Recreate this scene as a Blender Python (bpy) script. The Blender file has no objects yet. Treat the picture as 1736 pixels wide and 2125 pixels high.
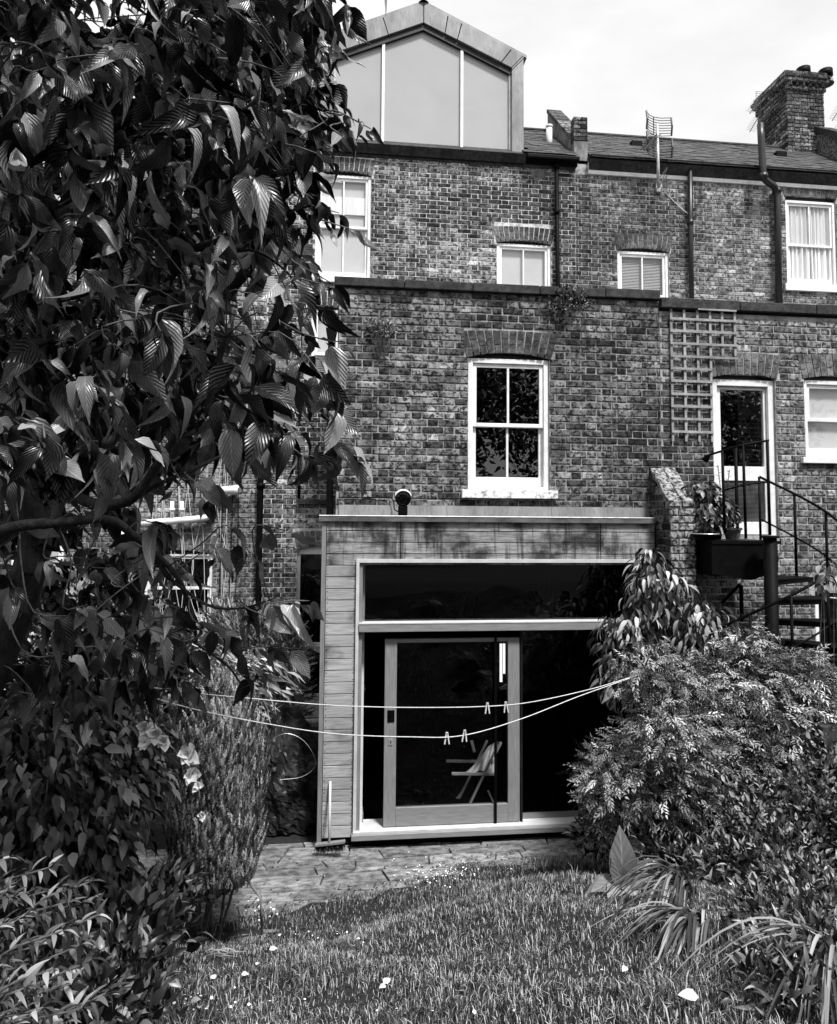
import bpy, bmesh, math, random
import numpy as np
from mathutils import Vector, Matrix, Euler
random.seed(7); rng = np.random.default_rng(7)
SC = bpy.context.scene; COL = SC.collection
R = math.radians
# ------------------------------------------------------------------ camera
CAMZ = 3.2; FPX = 1450.0; PPX = 868.0; PPY = 975.0; IW = 1736.0; IH = 2125.0
YAW, PITCH, ROLL = R(6.553), R(3.798), R(0.4517)
def _axes():
    cy, sy = math.cos(YAW), math.sin(YAW); cp, sp = math.cos(PITCH), math.sin(PITCH)
    F = Vector((sy*cp, cy*cp, sp)); r = Vector((cy, -sy, 0)); u = r.cross(F)
    return math.cos(ROLL)*r + math.sin(ROLL)*u, -math.sin(ROLL)*r + math.cos(ROLL)*u, F
AR, AU, AF = _axes(); CAM = Vector((0, 0, CAMZ))
cd = bpy.data.cameras.new('camera'); cam = bpy.data.objects.new('camera', cd); COL.objects.link(cam)
m3 = Matrix((AR, AU, -AF)).transposed()
cam.matrix_world = Matrix.Translation(CAM) @ m3.to_4x4()
cd.sensor_fit = 'HORIZONTAL'; cd.sensor_width = 36; cd.lens = 36*FPX/IW
cd.shift_y = -(IH/2 - PPY)/IW; cd.clip_end = 400; cd.clip_start = .05
SC.camera = cam
# ------------------------------------------------------------------ daylight
SUN_EL, SUN_AZ = R(60), R(155)      # azimuth measured clockwise from +Y
w = bpy.data.worlds.new('World'); SC.world = w; w.use_nodes = True
nt = w.node_tree; N = nt.nodes; L = nt.links; N.clear()
sky = N.new('ShaderNodeTexSky'); sky.sky_type = 'NISHITA'; sky.sun_disc = False
sky.sun_elevation = SUN_EL; sky.sun_rotation = SUN_AZ
bw = N.new('ShaderNodeRGBToBW'); L.new(sky.outputs[0], bw.inputs[0])
tc = N.new('ShaderNodeTexCoord'); mp = N.new('ShaderNodeMapping'); mp.inputs['Scale'].default_value = (1.2, 1.2, 3.0)
L.new(tc.outputs['Generated'], mp.inputs[0])
no = N.new('ShaderNodeTexNoise'); no.inputs['Scale'].default_value = 1.6; no.inputs['Detail'].default_value = 6; no.inputs['Roughness'].default_value = .55
L.new(mp.outputs[0], no.inputs['Vector'])
mr = N.new('ShaderNodeMapRange'); mr.inputs[1].default_value = .35; mr.inputs[2].default_value = .62; mr.inputs[3].default_value = 5.8; mr.inputs[4].default_value = 7.8
L.new(no.outputs[0], mr.inputs[0])
mx = N.new('ShaderNodeMix'); mx.inputs[0].default_value = .85; L.new(bw.outputs[0], mx.inputs[2]); L.new(mr.outputs[0], mx.inputs[3])
bg = N.new('ShaderNodeBackground'); bg.inputs[1].default_value = .09; L.new(mx.outputs[0], bg.inputs[0])
wo = N.new('ShaderNodeOutputWorld'); L.new(bg.outputs[0], wo.inputs[0])
sd = bpy.data.lights.new('sun', 'SUN'); sd.energy = 3.6; sd.angle = R(9); sd.color = (1, 1, 1)
so = bpy.data.objects.new('sun', sd); COL.objects.link(so)
sdir = Vector((math.sin(SUN_AZ)*math.cos(SUN_EL), math.cos(SUN_AZ)*math.cos(SUN_EL), math.sin(SUN_EL)))
so.rotation_euler = sdir.to_track_quat('Z', 'Y').to_euler(); so.location = (0, 0, 30)
vs = SC.view_settings; vs.view_transform = 'Standard'; vs.look = 'None'; vs.gamma = 1; vs.exposure = 0.85; vs.use_curve_mapping = False
SC.cycles.max_bounces = 6; SC.cycles.transparent_max_bounces = 12; SC.cycles.diffuse_bounces = 2; SC.cycles.glossy_bounces = 3
SC.cycles.use_denoising = True
# ------------------------------------------------------------------ measuring helpers: a plane distance and two angles give a place
def ray(x, y): return AF + AR*((x-PPX)/FPX) - AU*((y-PPY)/FPX)
def P(x, y, Y):
    d = ray(x, y); return CAM + d*(Y/d.y)
def PX(x, y, Y): return P(x, y, Y).x
def PZ(x, y, Y): return P(x, y, Y).z
def proj(p):
    v = Vector(p)-CAM; k = v.dot(AF)
    if k < .05: return (-9999, -9999, .05)
    return (PPX+FPX*v.dot(AR)/k, PPY-FPX*v.dot(AU)/k, k)
TY, EY, HY = 6.95, 7.1, 10.95      # timber front, brick extension front, terrace rear wall
def smooth(a, b, t):
    t = min(1, max(0, (t-a)/(b-a))); return t*t*(3-2*t)
def edge_y(x):
    pts = [(-9, 5.95), (-.5, 5.95), (.3, 6.1), (1.2, 6.5), (2.5, 6.58), (9, 6.58)]
    for (a, ya), (b, yb) in zip(pts, pts[1:]):
        if x <= b: return ya + (yb-ya)*max(0, (x-a))/(b-a)
    return 6.7
def gz(x, y):
    d = edge_y(x) - y
    if d <= 0: return 0.0
    z = (.37*d)*smooth(-.1, 1.6, d) + .03
    z += .03*math.sin(x*2.1+y)+.02*math.sin(x*5+y*3.7) if d > .3 else 0
    return min(z, 2.0)
def G(x, y):
    d = ray(x, y); t = 1.5
    while t < 20:
        p = CAM + d*t
        if p.z <= gz(p.x, p.y): return p
        t += .02
    return CAM + d*20
# ------------------------------------------------------------------ object helpers
def link(o): COL.objects.link(o); return o
def tag(o, label=None, cat=None, group=None, kind=None):
    if label: o['label'] = label
    if cat: o['category'] = cat
    if group: o['group'] = group
    if kind: o['kind'] = kind
    return o
def thing(name, label, cat, loc=(0, 0, 0), group=None):
    o = link(bpy.data.objects.new(name, None)); o.location = loc; o.empty_display_size = .2
    o['_w'] = 1
    return tag(o, label, cat, group)
def put(o, parent):
    if parent is not None:
        o.parent = parent
        if parent.type == 'EMPTY': o.matrix_parent_inverse = Matrix.Translation(parent.location).inverted()
    return o
class MB:
    def __init__(s): s.v = []; s.f = []; s.uv = None
    def box(s, x0, x1, y0, y1, z0, z1):
        n = len(s.v)
        s.v += [(x0,y0,z0),(x1,y0,z0),(x1,y1,z0),(x0,y1,z0),(x0,y0,z1),(x1,y0,z1),(x1,y1,z1),(x0,y1,z1)]
        s.f += [tuple(n+i for i in q) for q in ((0,3,2,1),(4,5,6,7),(0,1,5,4),(1,2,6,5),(2,3,7,6),(3,0,4,7))]
        return s
    def quad(s, a, b, c, d):
        n = len(s.v); s.v += [tuple(a), tuple(b), tuple(c), tuple(d)]; s.f.append((n, n+1, n+2, n+3)); return s
    def prism(s, poly, d):           # poly: 3D points (planar), d: extrusion vector
        n = len(s.v); k = len(poly); d = Vector(d)
        s.v += [tuple(p) for p in poly] + [tuple(Vector(p)+d) for p in poly]
        s.f.append(tuple(n+i for i in range(k))); s.f.append(tuple(n+k+i for i in reversed(range(k))))
        for i in range(k):
            j = (i+1) % k; s.f.append((n+j, n+i, n+k+i, n+k+j))
        return s
    def bar(s, p, q, wd, ht):        # straight bar with rectangular section
        p, q = Vector(p), Vector(q); d = (q-p).normalized()
        a = Vector((0, 0, 1)) if abs(d.z) < .9 else Vector((0, 1, 0))
        r = d.cross(a).normalized()*wd/2; u = r.cross(d).normalized()*ht/2
        return s.prism([p-r-u, p+r-u, p+r+u, p-r+u], q-p)
    def tube(s, pts, r, n=8, cap=True):
        pts = [Vector(p) for p in pts]; rs = r if isinstance(r, (list, tuple)) else [r]*len(pts)
        base = len(s.v); prev = None
        for i, p in enumerate(pts):
            d = (pts[min(i+1, len(pts)-1)] - pts[max(i-1, 0)]).normalized()
            if prev is None:
                a = Vector((0, 0, 1)) if abs(d.z) < .9 else Vector((1, 0, 0)); prev = d.cross(a).normalized()
            e = (prev - d*prev.dot(d)).normalized(); prev = e; g = d.cross(e)
            for k in range(n):
                t = 2*math.pi*k/n; s.v.append(tuple(p + (e*math.cos(t)+g*math.sin(t))*rs[i]))
        for i in range(len(pts)-1):
            for k in range(n):
                a = base+i*n+k; b = base+i*n+(k+1) % n; s.f.append((a, b, b+n, a+n))
        if cap:
            s.f.append(tuple(base+k for k in reversed(range(n)))); e = base+(len(pts)-1)*n; s.f.append(tuple(e+k for k in range(n)))
        return s
    def mesh(s, name, smooth_=False):
        me = bpy.data.meshes.new(name); me.from_pydata(s.v, [], s.f)
        if smooth_: me.polygons.foreach_set('use_smooth', [True]*len(me.polygons))
        me.update(); return me
    def build(s, name, mt, parent=None, smooth_=False, kind=None, label=None, bevel=0):
        me = s.mesh(name, smooth_); me.materials.append(mt)
        o = link(bpy.data.objects.new(name, me)); put(o, parent)
        if kind: o['kind'] = kind
        if label: o['label'] = label
        if bevel:
            b = o.modifiers.new('bevel', 'BEVEL'); b.width = bevel; b.segments = 2; b.limit_method = 'ANGLE'
        return o
def curve(pts, n=8):                 # Catmull-Rom through 3D points
    pts = [Vector(p) for p in pts]; out = []
    q = [pts[0]*2-pts[1]] + pts + [pts[-1]*2-pts[-2]]
    for i in range(1, len(q)-2):
        for k in range(n):
            t = k/n; a, b, c, d = q[i-1], q[i], q[i+1], q[i+2]
            out.append(.5*((2*b)+(c-a)*t+(2*a-5*b+4*c-d)*t*t+(3*b-a-3*c+d)*t**3))
    out.append(pts[-1]); return out
# ------------------------------------------------------------------ materials (the photograph is black and white: every colour is a grey)
def mat(name, c0, c1, rough=.8, scale=8, detail=5, stretch=(1, 1, 1), lo=.35, hi=.65, bump=.3, bscale=None, rnd=.0, metal=0, spec=.5, stain=None, obj_offset=False):
    m = bpy.data.materials.new(name); m.use_nodes = True; nt = m.node_tree; N = nt.nodes; L = nt.links
    b = N['Principled BSDF']; b.inputs['Roughness'].default_value = rough; b.inputs['Metallic'].default_value = metal
    b.inputs['Specular IOR Level'].default_value = spec
    g = N.new('ShaderNodeNewGeometry'); oi = N.new('ShaderNodeObjectInfo')
    at = N.new('ShaderNodeAttribute'); at.attribute_name = 'tone'
    ad = N.new('ShaderNodeMath'); ad.operation = 'ADD'; L.new(at.outputs['Fac'], ad.inputs[0]); L.new(oi.outputs['Random'], ad.inputs[1])
    fr = N.new('ShaderNodeMath'); fr.operation = 'FRACT'; L.new(ad.outputs[0], fr.inputs[0])
    vec = g.outputs['Position']
    if obj_offset:
        cx = N.new('ShaderNodeCombineXYZ'); mm = N.new('ShaderNodeMath'); mm.operation = 'MULTIPLY'; mm.inputs[1].default_value = 37.
        L.new(fr.outputs[0], mm.inputs[0])
        for i in range(3): L.new(mm.outputs[0], cx.inputs[i])
        va = N.new('ShaderNodeVectorMath'); va.operation = 'ADD'; L.new(vec, va.inputs[0]); L.new(cx.outputs[0], va.inputs[1]); vec = va.outputs[0]
    mp = N.new('ShaderNodeMapping'); mp.inputs['Scale'].default_value = stretch; L.new(vec, mp.inputs[0])
    n1 = N.new('ShaderNodeTexNoise'); n1.inputs['Scale'].default_value = scale; n1.inputs['Detail'].default_value = detail; n1.inputs['Roughness'].default_value = .6
    L.new(mp.outputs[0], n1.inputs['Vector'])
    mr = N.new('ShaderNodeMapRange'); mr.inputs[1].default_value = lo; mr.inputs[2].default_value = hi; mr.inputs[3].default_value = c0; mr.inputs[4].default_value = c1
    L.new(n1.outputs[0], mr.inputs[0]); out = mr.outputs[0]
    if rnd:
        r2 = N.new('ShaderNodeMapRange'); r2.inputs[3].default_value = 1-rnd; r2.inputs[4].default_value = 1+rnd; L.new(fr.outputs[0], r2.inputs[0])
        mu = N.new('ShaderNodeMath'); mu.operation = 'MULTIPLY'; L.new(out, mu.inputs[0]); L.new(r2.outputs[0], mu.inputs[1]); out = mu.outputs[0]
    if stain:                        # (scale, strength, stretch, lo, hi) weathering patches with a shape of their own
        sc, st, ss, sl, sh = stain
        mp2 = N.new('ShaderNodeMapping'); mp2.inputs['Scale'].default_value = ss; L.new(g.outputs['Position'], mp2.inputs[0])
        n2 = N.new('ShaderNodeTexNoise'); n2.inputs['Scale'].default_value = sc; n2.inputs['Detail'].default_value = 4; L.new(mp2.outputs[0], n2.inputs['Vector'])
        r3 = N.new('ShaderNodeMapRange'); r3.inputs[1].default_value = sl; r3.inputs[2].default_value = sh; r3.inputs[3].default_value = 1; r3.inputs[4].default_value = 1-st
        L.new(n2.outputs[0], r3.inputs[0])
        mu = N.new('ShaderNodeMath'); mu.operation = 'MULTIPLY'; L.new(out, mu.inputs[0]); L.new(r3.outputs[0], mu.inputs[1]); out = mu.outputs[0]
    L.new(out, b.inputs['Base Color'])
    if bump:
        n3 = N.new('ShaderNodeTexNoise'); n3.inputs['Scale'].default_value = bscale or scale*4; n3.inputs['Detail'].default_value = 4; L.new(mp.outputs[0], n3.inputs['Vector'])
        bp = N.new('ShaderNodeBump'); bp.inputs['Strength'].default_value = bump; bp.inputs['Distance'].default_value = .01
        L.new(n3.outputs[0], bp.inputs['Height']); L.new(bp.outputs[0], b.inputs['Normal'])
    return m
def brick_mat(name, lo=.012, hi=.24, blotch=.9):
    m = bpy.data.materials.new(name); m.use_nodes = True; nt = m.node_tree; N = nt.nodes; L = nt.links
    b = N['Principled BSDF']; b.inputs['Roughness'].default_value = .92; b.inputs['Specular IOR Level'].default_value = .25
    g = N.new('ShaderNodeNewGeometry'); oi = N.new('ShaderNodeObjectInfo'); at = N.new('ShaderNodeAttribute'); at.attribute_name = 'tone'
    ad = N.new('ShaderNodeMath'); ad.operation = 'ADD'; L.new(at.outputs['Fac'], ad.inputs[0]); L.new(oi.outputs['Random'], ad.inputs[1])
    fr = N.new('ShaderNodeMath'); fr.operation = 'FRACT'; L.new(ad.outputs[0], fr.inputs[0])
    cr = N.new('ShaderNodeValToRGB'); e = cr.color_ramp; e.elements[0].position = 0; e.elements[0].color = (lo,)*3+(1,)
    e.elements[1].position = 1; e.elements[1].color = (hi,)*3+(1,)
    for p, f in ((.3, .32), (.78, .52)):
        q = e.elements.new(p); v = lo+(hi-lo)*f; q.color = (v, v, v, 1)
    L.new(fr.outputs[0], cr.inputs[0]); out = cr.outputs[0]
    def layer(sc, det, l, h, a, bb, st=(1, 1, 1)):
        nonlocal out
        mp = N.new('ShaderNodeMapping'); mp.inputs['Scale'].default_value = st; L.new(g.outputs['Position'], mp.inputs[0])
        n = N.new('ShaderNodeTexNoise'); n.inputs['Scale'].default_value = sc; n.inputs['Detail'].default_value = det; n.inputs['Roughness'].default_value = .65; L.new(mp.outputs[0], n.inputs['Vector'])
        r = N.new('ShaderNodeMapRange'); r.inputs[1].default_value = l; r.inputs[2].default_value = h; r.inputs[3].default_value = a; r.inputs[4].default_value = bb; L.new(n.outputs[0], r.inputs[0])
        mu = N.new('ShaderNodeMath'); mu.operation = 'MULTIPLY'; L.new(out, mu.inputs[0]); L.new(r.outputs[0], mu.inputs[1]); out = mu.outputs[0]; return n
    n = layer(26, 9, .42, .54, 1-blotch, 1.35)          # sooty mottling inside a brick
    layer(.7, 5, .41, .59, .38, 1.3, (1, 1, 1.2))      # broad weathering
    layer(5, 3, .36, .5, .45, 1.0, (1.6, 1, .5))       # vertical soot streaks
    L.new(out, b.inputs['Base Color'])
    bp = N.new('ShaderNodeBump'); bp.inputs['Strength'].default_value = .8; bp.inputs['Distance'].default_value = .008
    L.new(n.outputs[0], bp.inputs['Height']); L.new(bp.outputs[0], b.inputs['Normal'])
    return m
def leaf_mat(name, c0, c1, rough=.42, vein=0, spec=.2, pw_=2.6):
    m = bpy.data.materials.new(name); m.use_nodes = True; nt = m.node_tree; N = nt.nodes; L = nt.links
    b = N['Principled BSDF']; b.inputs['Roughness'].default_value = rough; b.inputs['Specular IOR Level'].default_value = spec
    oi = N.new('ShaderNodeObjectInfo'); at = N.new('ShaderNodeAttribute'); at.attribute_name = 'tone'
    ad = N.new('ShaderNodeMath'); ad.operation = 'ADD'; L.new(at.outputs['Fac'], ad.inputs[0]); L.new(oi.outputs['Random'], ad.inputs[1])
    fr = N.new('ShaderNodeMath'); fr.operation = 'FRACT'; L.new(ad.outputs[0], fr.inputs[0])
    pw = N.new('ShaderNodeMath'); pw.operation = 'POWER'; pw.inputs[1].default_value = pw_; L.new(fr.outputs[0], pw.inputs[0])
    mr = N.new('ShaderNodeMapRange'); mr.inputs[3].default_value = c0; mr.inputs[4].default_value = c1; L.new(pw.outputs[0], mr.inputs[0]); out = mr.outputs[0]
    if vein:
        uv = N.new('ShaderNodeUVMap'); uv.uv_map = 'UVMap'; sp = N.new('ShaderNodeSeparateXYZ'); L.new(uv.outputs[0], sp.inputs[0])
        ab = N.new('ShaderNodeMath'); ab.operation = 'ABSOLUTE'; L.new(sp.outputs[1], ab.inputs[0])
        k = N.new('ShaderNodeMath'); k.operation = 'MULTIPLY_ADD'; k.inputs[1].default_value = -.55; L.new(ab.outputs[0], k.inputs[0]); L.new(sp.outputs[0], k.inputs[2])
        f = N.new('ShaderNodeMath'); f.operation = 'MULTIPLY'; f.inputs[1].default_value = 2*math.pi*vein; L.new(k.outputs[0], f.inputs[0])
        s = N.new('ShaderNodeMath'); s.operation = 'SINE'; L.new(f.outputs[0], s.inputs[0])
        r = N.new('ShaderNodeMapRange'); r.inputs[1].default_value = .7; r.inputs[2].default_value = 1; r.inputs[3].default_value = 1; r.inputs[4].default_value = 1.2; L.new(s.outputs[0], r.inputs[0])
        r2 = N.new('ShaderNodeMapRange'); r2.inputs[1].default_value = .0; r2.inputs[2].default_value = .07; r2.inputs[3].default_value = 1.8; r2.inputs[4].default_value = 1; L.new(ab.outputs[0], r2.inputs[0])
        mxx = N.new('ShaderNodeMath'); mxx.operation = 'MAXIMUM'; L.new(r.outputs[0], mxx.inputs[0]); L.new(r2.outputs[0], mxx.inputs[1])
        mu = N.new('ShaderNodeMath'); mu.operation = 'MULTIPLY'; L.new(out, mu.inputs[0]); L.new(mxx.outputs[0], mu.inputs[1]); out = mu.outputs[0]
        bp = N.new('ShaderNodeBump'); bp.inputs['Strength'].default_value = .32; bp.inputs['Distance'].default_value = .004
        L.new(s.outputs[0], bp.inputs['Height']); L.new(bp.outputs[0], b.inputs['Normal'])
    L.new(out, b.inputs['Base Color'])
    return m
def glass_mat(name, ior=1.6, tint=.75):
    m = bpy.data.materials.new(name); m.use_nodes = True; nt = m.node_tree; N = nt.nodes; L = nt.links; N.remove(N['Principled BSDF'])
    o = N['Material Output']; t = N.new('ShaderNodeBsdfTransparent'); t.inputs[0].default_value = (tint,)*3+(1,)
    gl = N.new('ShaderNodeBsdfGlossy'); gl.inputs['Roughness'].default_value = .0
    gg = N.new('ShaderNodeNewGeometry'); no = N.new('ShaderNodeTexNoise'); no.inputs['Scale'].default_value = 1.7; L.new(gg.outputs['Position'], no.inputs['Vector'])
    bp = N.new('ShaderNodeBump'); bp.inputs['Strength'].default_value = .06; bp.inputs['Distance'].default_value = .02; L.new(no.outputs[0], bp.inputs['Height']); L.new(bp.outputs[0], gl.inputs['Normal'])
    f = N.new('ShaderNodeFresnel'); im = N.new('ShaderNodeMix'); im.inputs[2].default_value = ior; im.inputs[3].default_value = 1/ior; L.new(gg.outputs['Backfacing'], im.inputs[0]); L.new(im.outputs[0], f.inputs[0]); mx = N.new('ShaderNodeMixShader')
    L.new(f.outputs[0], mx.inputs[0]); L.new(t.outputs[0], mx.inputs[1]); L.new(gl.outputs[0], mx.inputs[2]); L.new(mx.outputs[0], o.inputs[0])
    return m
def plank_stained():
    m = mat('stained_larch', .18, .36, .75, 3.5, detail=8, stretch=(1.0, 1, 11), lo=.3, hi=.62, bump=.3, bscale=9, rnd=.14, obj_offset=True)
    nt = m.node_tree; N = nt.nodes; L = nt.links; b = N['Principled BSDF']; src = b.inputs['Base Color'].links[0].from_socket
    g = N.new('ShaderNodeNewGeometry'); out = src
    for sc, st, lo_, hi_, dk in ((2.6, (1, 1, 1.1), .47, .60, .88), (6, (3.0, 1, .35), .50, .62, .7), (14, (.5, 1, 9), .5, .62, .5)):   # run-off marks, drips, grey grain lines
        mp = N.new('ShaderNodeMapping'); mp.inputs['Scale'].default_value = st; L.new(g.outputs['Position'], mp.inputs[0])
        n = N.new('ShaderNodeTexNoise'); n.inputs['Scale'].default_value = sc; n.inputs['Detail'].default_value = 7; n.inputs['Roughness'].default_value = .62; L.new(mp.outputs[0], n.inputs['Vector'])
        r = N.new('ShaderNodeMapRange'); r.inputs[1].default_value = lo_; r.inputs[2].default_value = hi_; r.inputs[3].default_value = 1; r.inputs[4].default_value = 1-dk; L.new(n.outputs[0], r.inputs[0])
        mu = N.new('ShaderNodeMath'); mu.operation = 'MULTIPLY'; L.new(out, mu.inputs[0]); L.new(r.outputs[0], mu.inputs[1]); out = mu.outputs[0]
    L.new(out, b.inputs['Base Color']); return m
MT = dict(
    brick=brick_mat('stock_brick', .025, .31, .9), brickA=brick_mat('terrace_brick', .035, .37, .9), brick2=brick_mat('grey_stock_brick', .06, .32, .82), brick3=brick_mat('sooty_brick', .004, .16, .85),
    gauged=brick_mat('gauged_arch_brick', .075, .17, .4),
    mortar=mat('lime_mortar', .09, .34, .95, 14, lo=.35, hi=.6, bump=.5, stain=(1.1, .75, (1, 1, 1.5), .5, .72)),
    mortar2=mat('pale_repointed_mortar', .28, .6, .95, 14, lo=.35, hi=.6, bump=.5, stain=(1.1, .5, (1, 1, 1.5), .55, .75)), mortar3=mat('grey_mortar', .16, .38, .95, 14, lo=.35, hi=.6, bump=.5),
    white=mat('white_gloss_paint', .66, .82, .45, 9, bump=.08, stain=(14, .35, (1, 1, 1), .64, .8)),
    sillp=mat('flaking_white_sill', .25, .8, .7, 18, detail=8, lo=.36, hi=.5, bump=.6),
    lead=mat('lead_cladding', .12, .22, .5, 3, stretch=(1.5, 1, .6), bump=.15, metal=.1, rnd=.12, stain=(12, .3, (4, 4, .6), .5, .7)),
    flash=mat('lead_flashing', .05, .13, .55, 5, stretch=(1, 1, 2), bump=.2),
    bark=mat('bark', .004, .022, .8, 40, stretch=(1, 1, .35), bump=1., bscale=70), twig=mat('twig', .03, .12, .7, 30, bump=.4),
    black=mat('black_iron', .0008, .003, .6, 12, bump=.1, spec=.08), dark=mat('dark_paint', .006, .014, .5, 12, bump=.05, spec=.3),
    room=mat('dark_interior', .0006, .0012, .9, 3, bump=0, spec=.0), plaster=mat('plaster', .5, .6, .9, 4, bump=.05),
    plank=mat('weathered_larch', .22, .38, .75, 3.5, detail=8, stretch=(1.0, 1, 11), lo=.3, hi=.62, bump=.3, bscale=9, rnd=.14, obj_offset=True, stain=(1.9, .85, (1, 1, 1.6), .55, .70)),
    plank_st=plank_stained(),
    frame=mat('planed_timber', .16, .22, .6, 6, stretch=(8, 8, 1), bump=.15, rnd=.08), frameh=mat('planed_timber_flat', .17, .23, .6, 6, stretch=(1, 8, 8), bump=.15, rnd=.08),
    pale=mat('pale_timber_edge', .42, .55, .6, 6, bump=.1),
    slate=mat('roof_slate', .010, .06, .75, 9, bump=.4, rnd=.45, stain=(30, .7, (1, 1, 1), .55, .66)),
    coping=mat('sooty_coping', .006, .045, .85, 16, detail=8, bump=.6, stain=(3, .5, (1, 1, 1), .5, .6)),
    render=mat('cement_render', .07, .24, .9, 7, detail=7, stretch=(1, 1, .5), bump=.4),
    moss=mat('lichened_brick', .015, .34, .95, 26, detail=9, lo=.42, hi=.58, bump=1.),
    stone=mat('patio_stone', .06, .24, .85, 11, detail=10, stretch=(1, 1.8, 1), lo=.36, hi=.62, bump=1., rnd=.3),
    earth=mat('soil', .003, .012, .95, 14, bump=.8), gravel=mat('joint_grit', .01, .04, .95, 30, bump=.8),
    glass=glass_mat('window_glass', 1.55, .96), bglass=glass_mat('old_window_glass', 1.7, .8), dglass=glass_mat('dark_door_glass', 1.5, .8),
    frost=mat('dormer_glass', .34, .40, .15, .5, bump=0, spec=.6), blind=mat('blind_fabric', .55, .62, .8, 2, bump=0), curtain=mat('curtain_cloth', .8, .95, .9, 4, stretch=(6, 6, .4), bump=.2),
    trell=mat('trellis_wood', .2, .34, .8, 12, stretch=(1, 1, 1), bump=.4, rnd=.2), steel=mat('galvanised_steel', .35, .55, .4, 10, bump=.05, metal=.4),
    wpipe=mat('white_plastic_pipe', .6, .8, .35, 5, bump=.02), gpipe=mat('grey_painted_pipe', .006, .015, .4, 10, bump=.05),
    terra=mat('terracotta', .03, .07, .8, 12, bump=.2), rope=mat('white_rope', .45, .7, .7, 60, bump=.2), peg=mat('wooden_peg', .55, .7, .7, 30, bump=.1),
    cloth=mat('canvas_cloth', .8, .95, .9, 9, bump=.4), tarp=mat('tarpaulin', .004, .03, .4, 5, bump=1., bscale=9, spec=.15),
    chrome=mat('brushed_plate', .5, .6, .3, 9, bump=0, metal=.6), petal=mat('white_petal', .85, .95, .7, 20, bump=0, rnd=.1), fence=mat('fence_board', .01, .04, .9, 8, stretch=(8, 8, 1), bump=.4, rnd=.3))
# ------------------------------------------------------------------ brickwork
BR = {}                               # house -> list of (wall object, kind, 4 corner frame, w, h, mat)
def brick_geo(wd, ht, seed):
    r = random.Random(seed); j = lambda a: r.uniform(-a, a)
    x, z = wd/2, ht/2; d0, d1, d2 = .012, -.002-r.random()*.003, -.006-r.random()*.004; c = .005
    B = [(-x, d0, -z), (x, d0, -z), (x, d0, z), (-x, d0, z)]
    Mi = [(a+j(.002), d1, b+j(.0025)) for a, _, b in B]
    Fr = [(a-math.copysign(c+r.random()*.004, a), d2+j(.0015), b-math.copysign(c+r.random()*.003, b)) for a, _, b in B]
    f = []
    for i in range(4):
        k = (i+1) % 4; f += [(i, k, 4+k, 4+i), (4+i, 4+k, 8+k, 8+i)]
    f.append((8, 9, 10, 11)); return B+Mi+Fr, f
_bm = {}
def brick_mesh(wd, ht, var, mt):
    k = (round(wd, 3), round(ht, 3), var, mt.name)
    if k not in _bm:
        v, f = brick_geo(k[0], k[1], hash(k[:3])); me = bpy.data.meshes.new('brick'); me.from_pydata(v, [], f); me.materials.append(mt); _bm[k] = me
    return _bm[k]
def lay(house, wall, frame, wd, ht, mt, name='brick'):
    """frame: 4x4 placing local x along the course, -y outward"""
    BR.setdefault(house, []).append((wall, frame, wd, ht, mt, name))
def courses(house, wall, u0, u1, v0, v1, holes, place, mt, pitch=.075, stretch=.226, head=.113, joint=.0115, prow=0, skipf=None):
    """Flemish bond; place(u, v) -> 4x4 frame"""
    n0 = int(math.floor(v0/pitch)); n1 = int(math.ceil(v1/pitch))
    for n in range(n0, n1):
        a, b = n*pitch+joint/2, (n+1)*pitch-joint/2
        a, b = max(a, v0), min(b, v1)
        if b-a < .02: continue
        vc = (a+b)/2; spans = [(u0, u1)]
        for h in holes:
            if h[2] < b-.02 and h[3] > a+.02:
                ns = []
                for s in spans:
                    if h[1] <= s[0] or h[0] >= s[1]: ns.append(s); continue
                    if s[0] < h[0]: ns.append((s[0], h[0]))
                    if h[1] < s[1]: ns.append((h[1], s[1]))
                spans = ns
        per = stretch+head; x = math.floor(u0/per)*per + (0 if (n+prow) % 2 else (stretch+head)/2 + .0) - per; k = 0
        while x < u1:
            for ln in (stretch, head):
                p, q = x, x+ln; x += ln
                for s in spans:
                    aa, bb = max(p, s[0])+.0045, min(q, s[1])-.0045
                    if bb-aa < .025: continue
                    wdt = bb-aa; uc = (aa+bb)/2
                    if abs(wdt-(ln-.009)) < .003: wdt = ln-.009-random.choice((0, .003, .007))
                    else: wdt = round(wdt, 2) if wdt > .04 else wdt
                    if skipf and skipf(uc, vc): continue
                    pass
                    fr = place(uc+random.uniform(-.002, .002), vc+random.uniform(-.002, .002)) @ Matrix.Rotation(random.uniform(-.012, .012), 4, 'Y')
                    m_ = mt
                    lay(house, wall, fr, wdt, b-a-random.choice((0, .002, .004)), m_)
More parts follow.
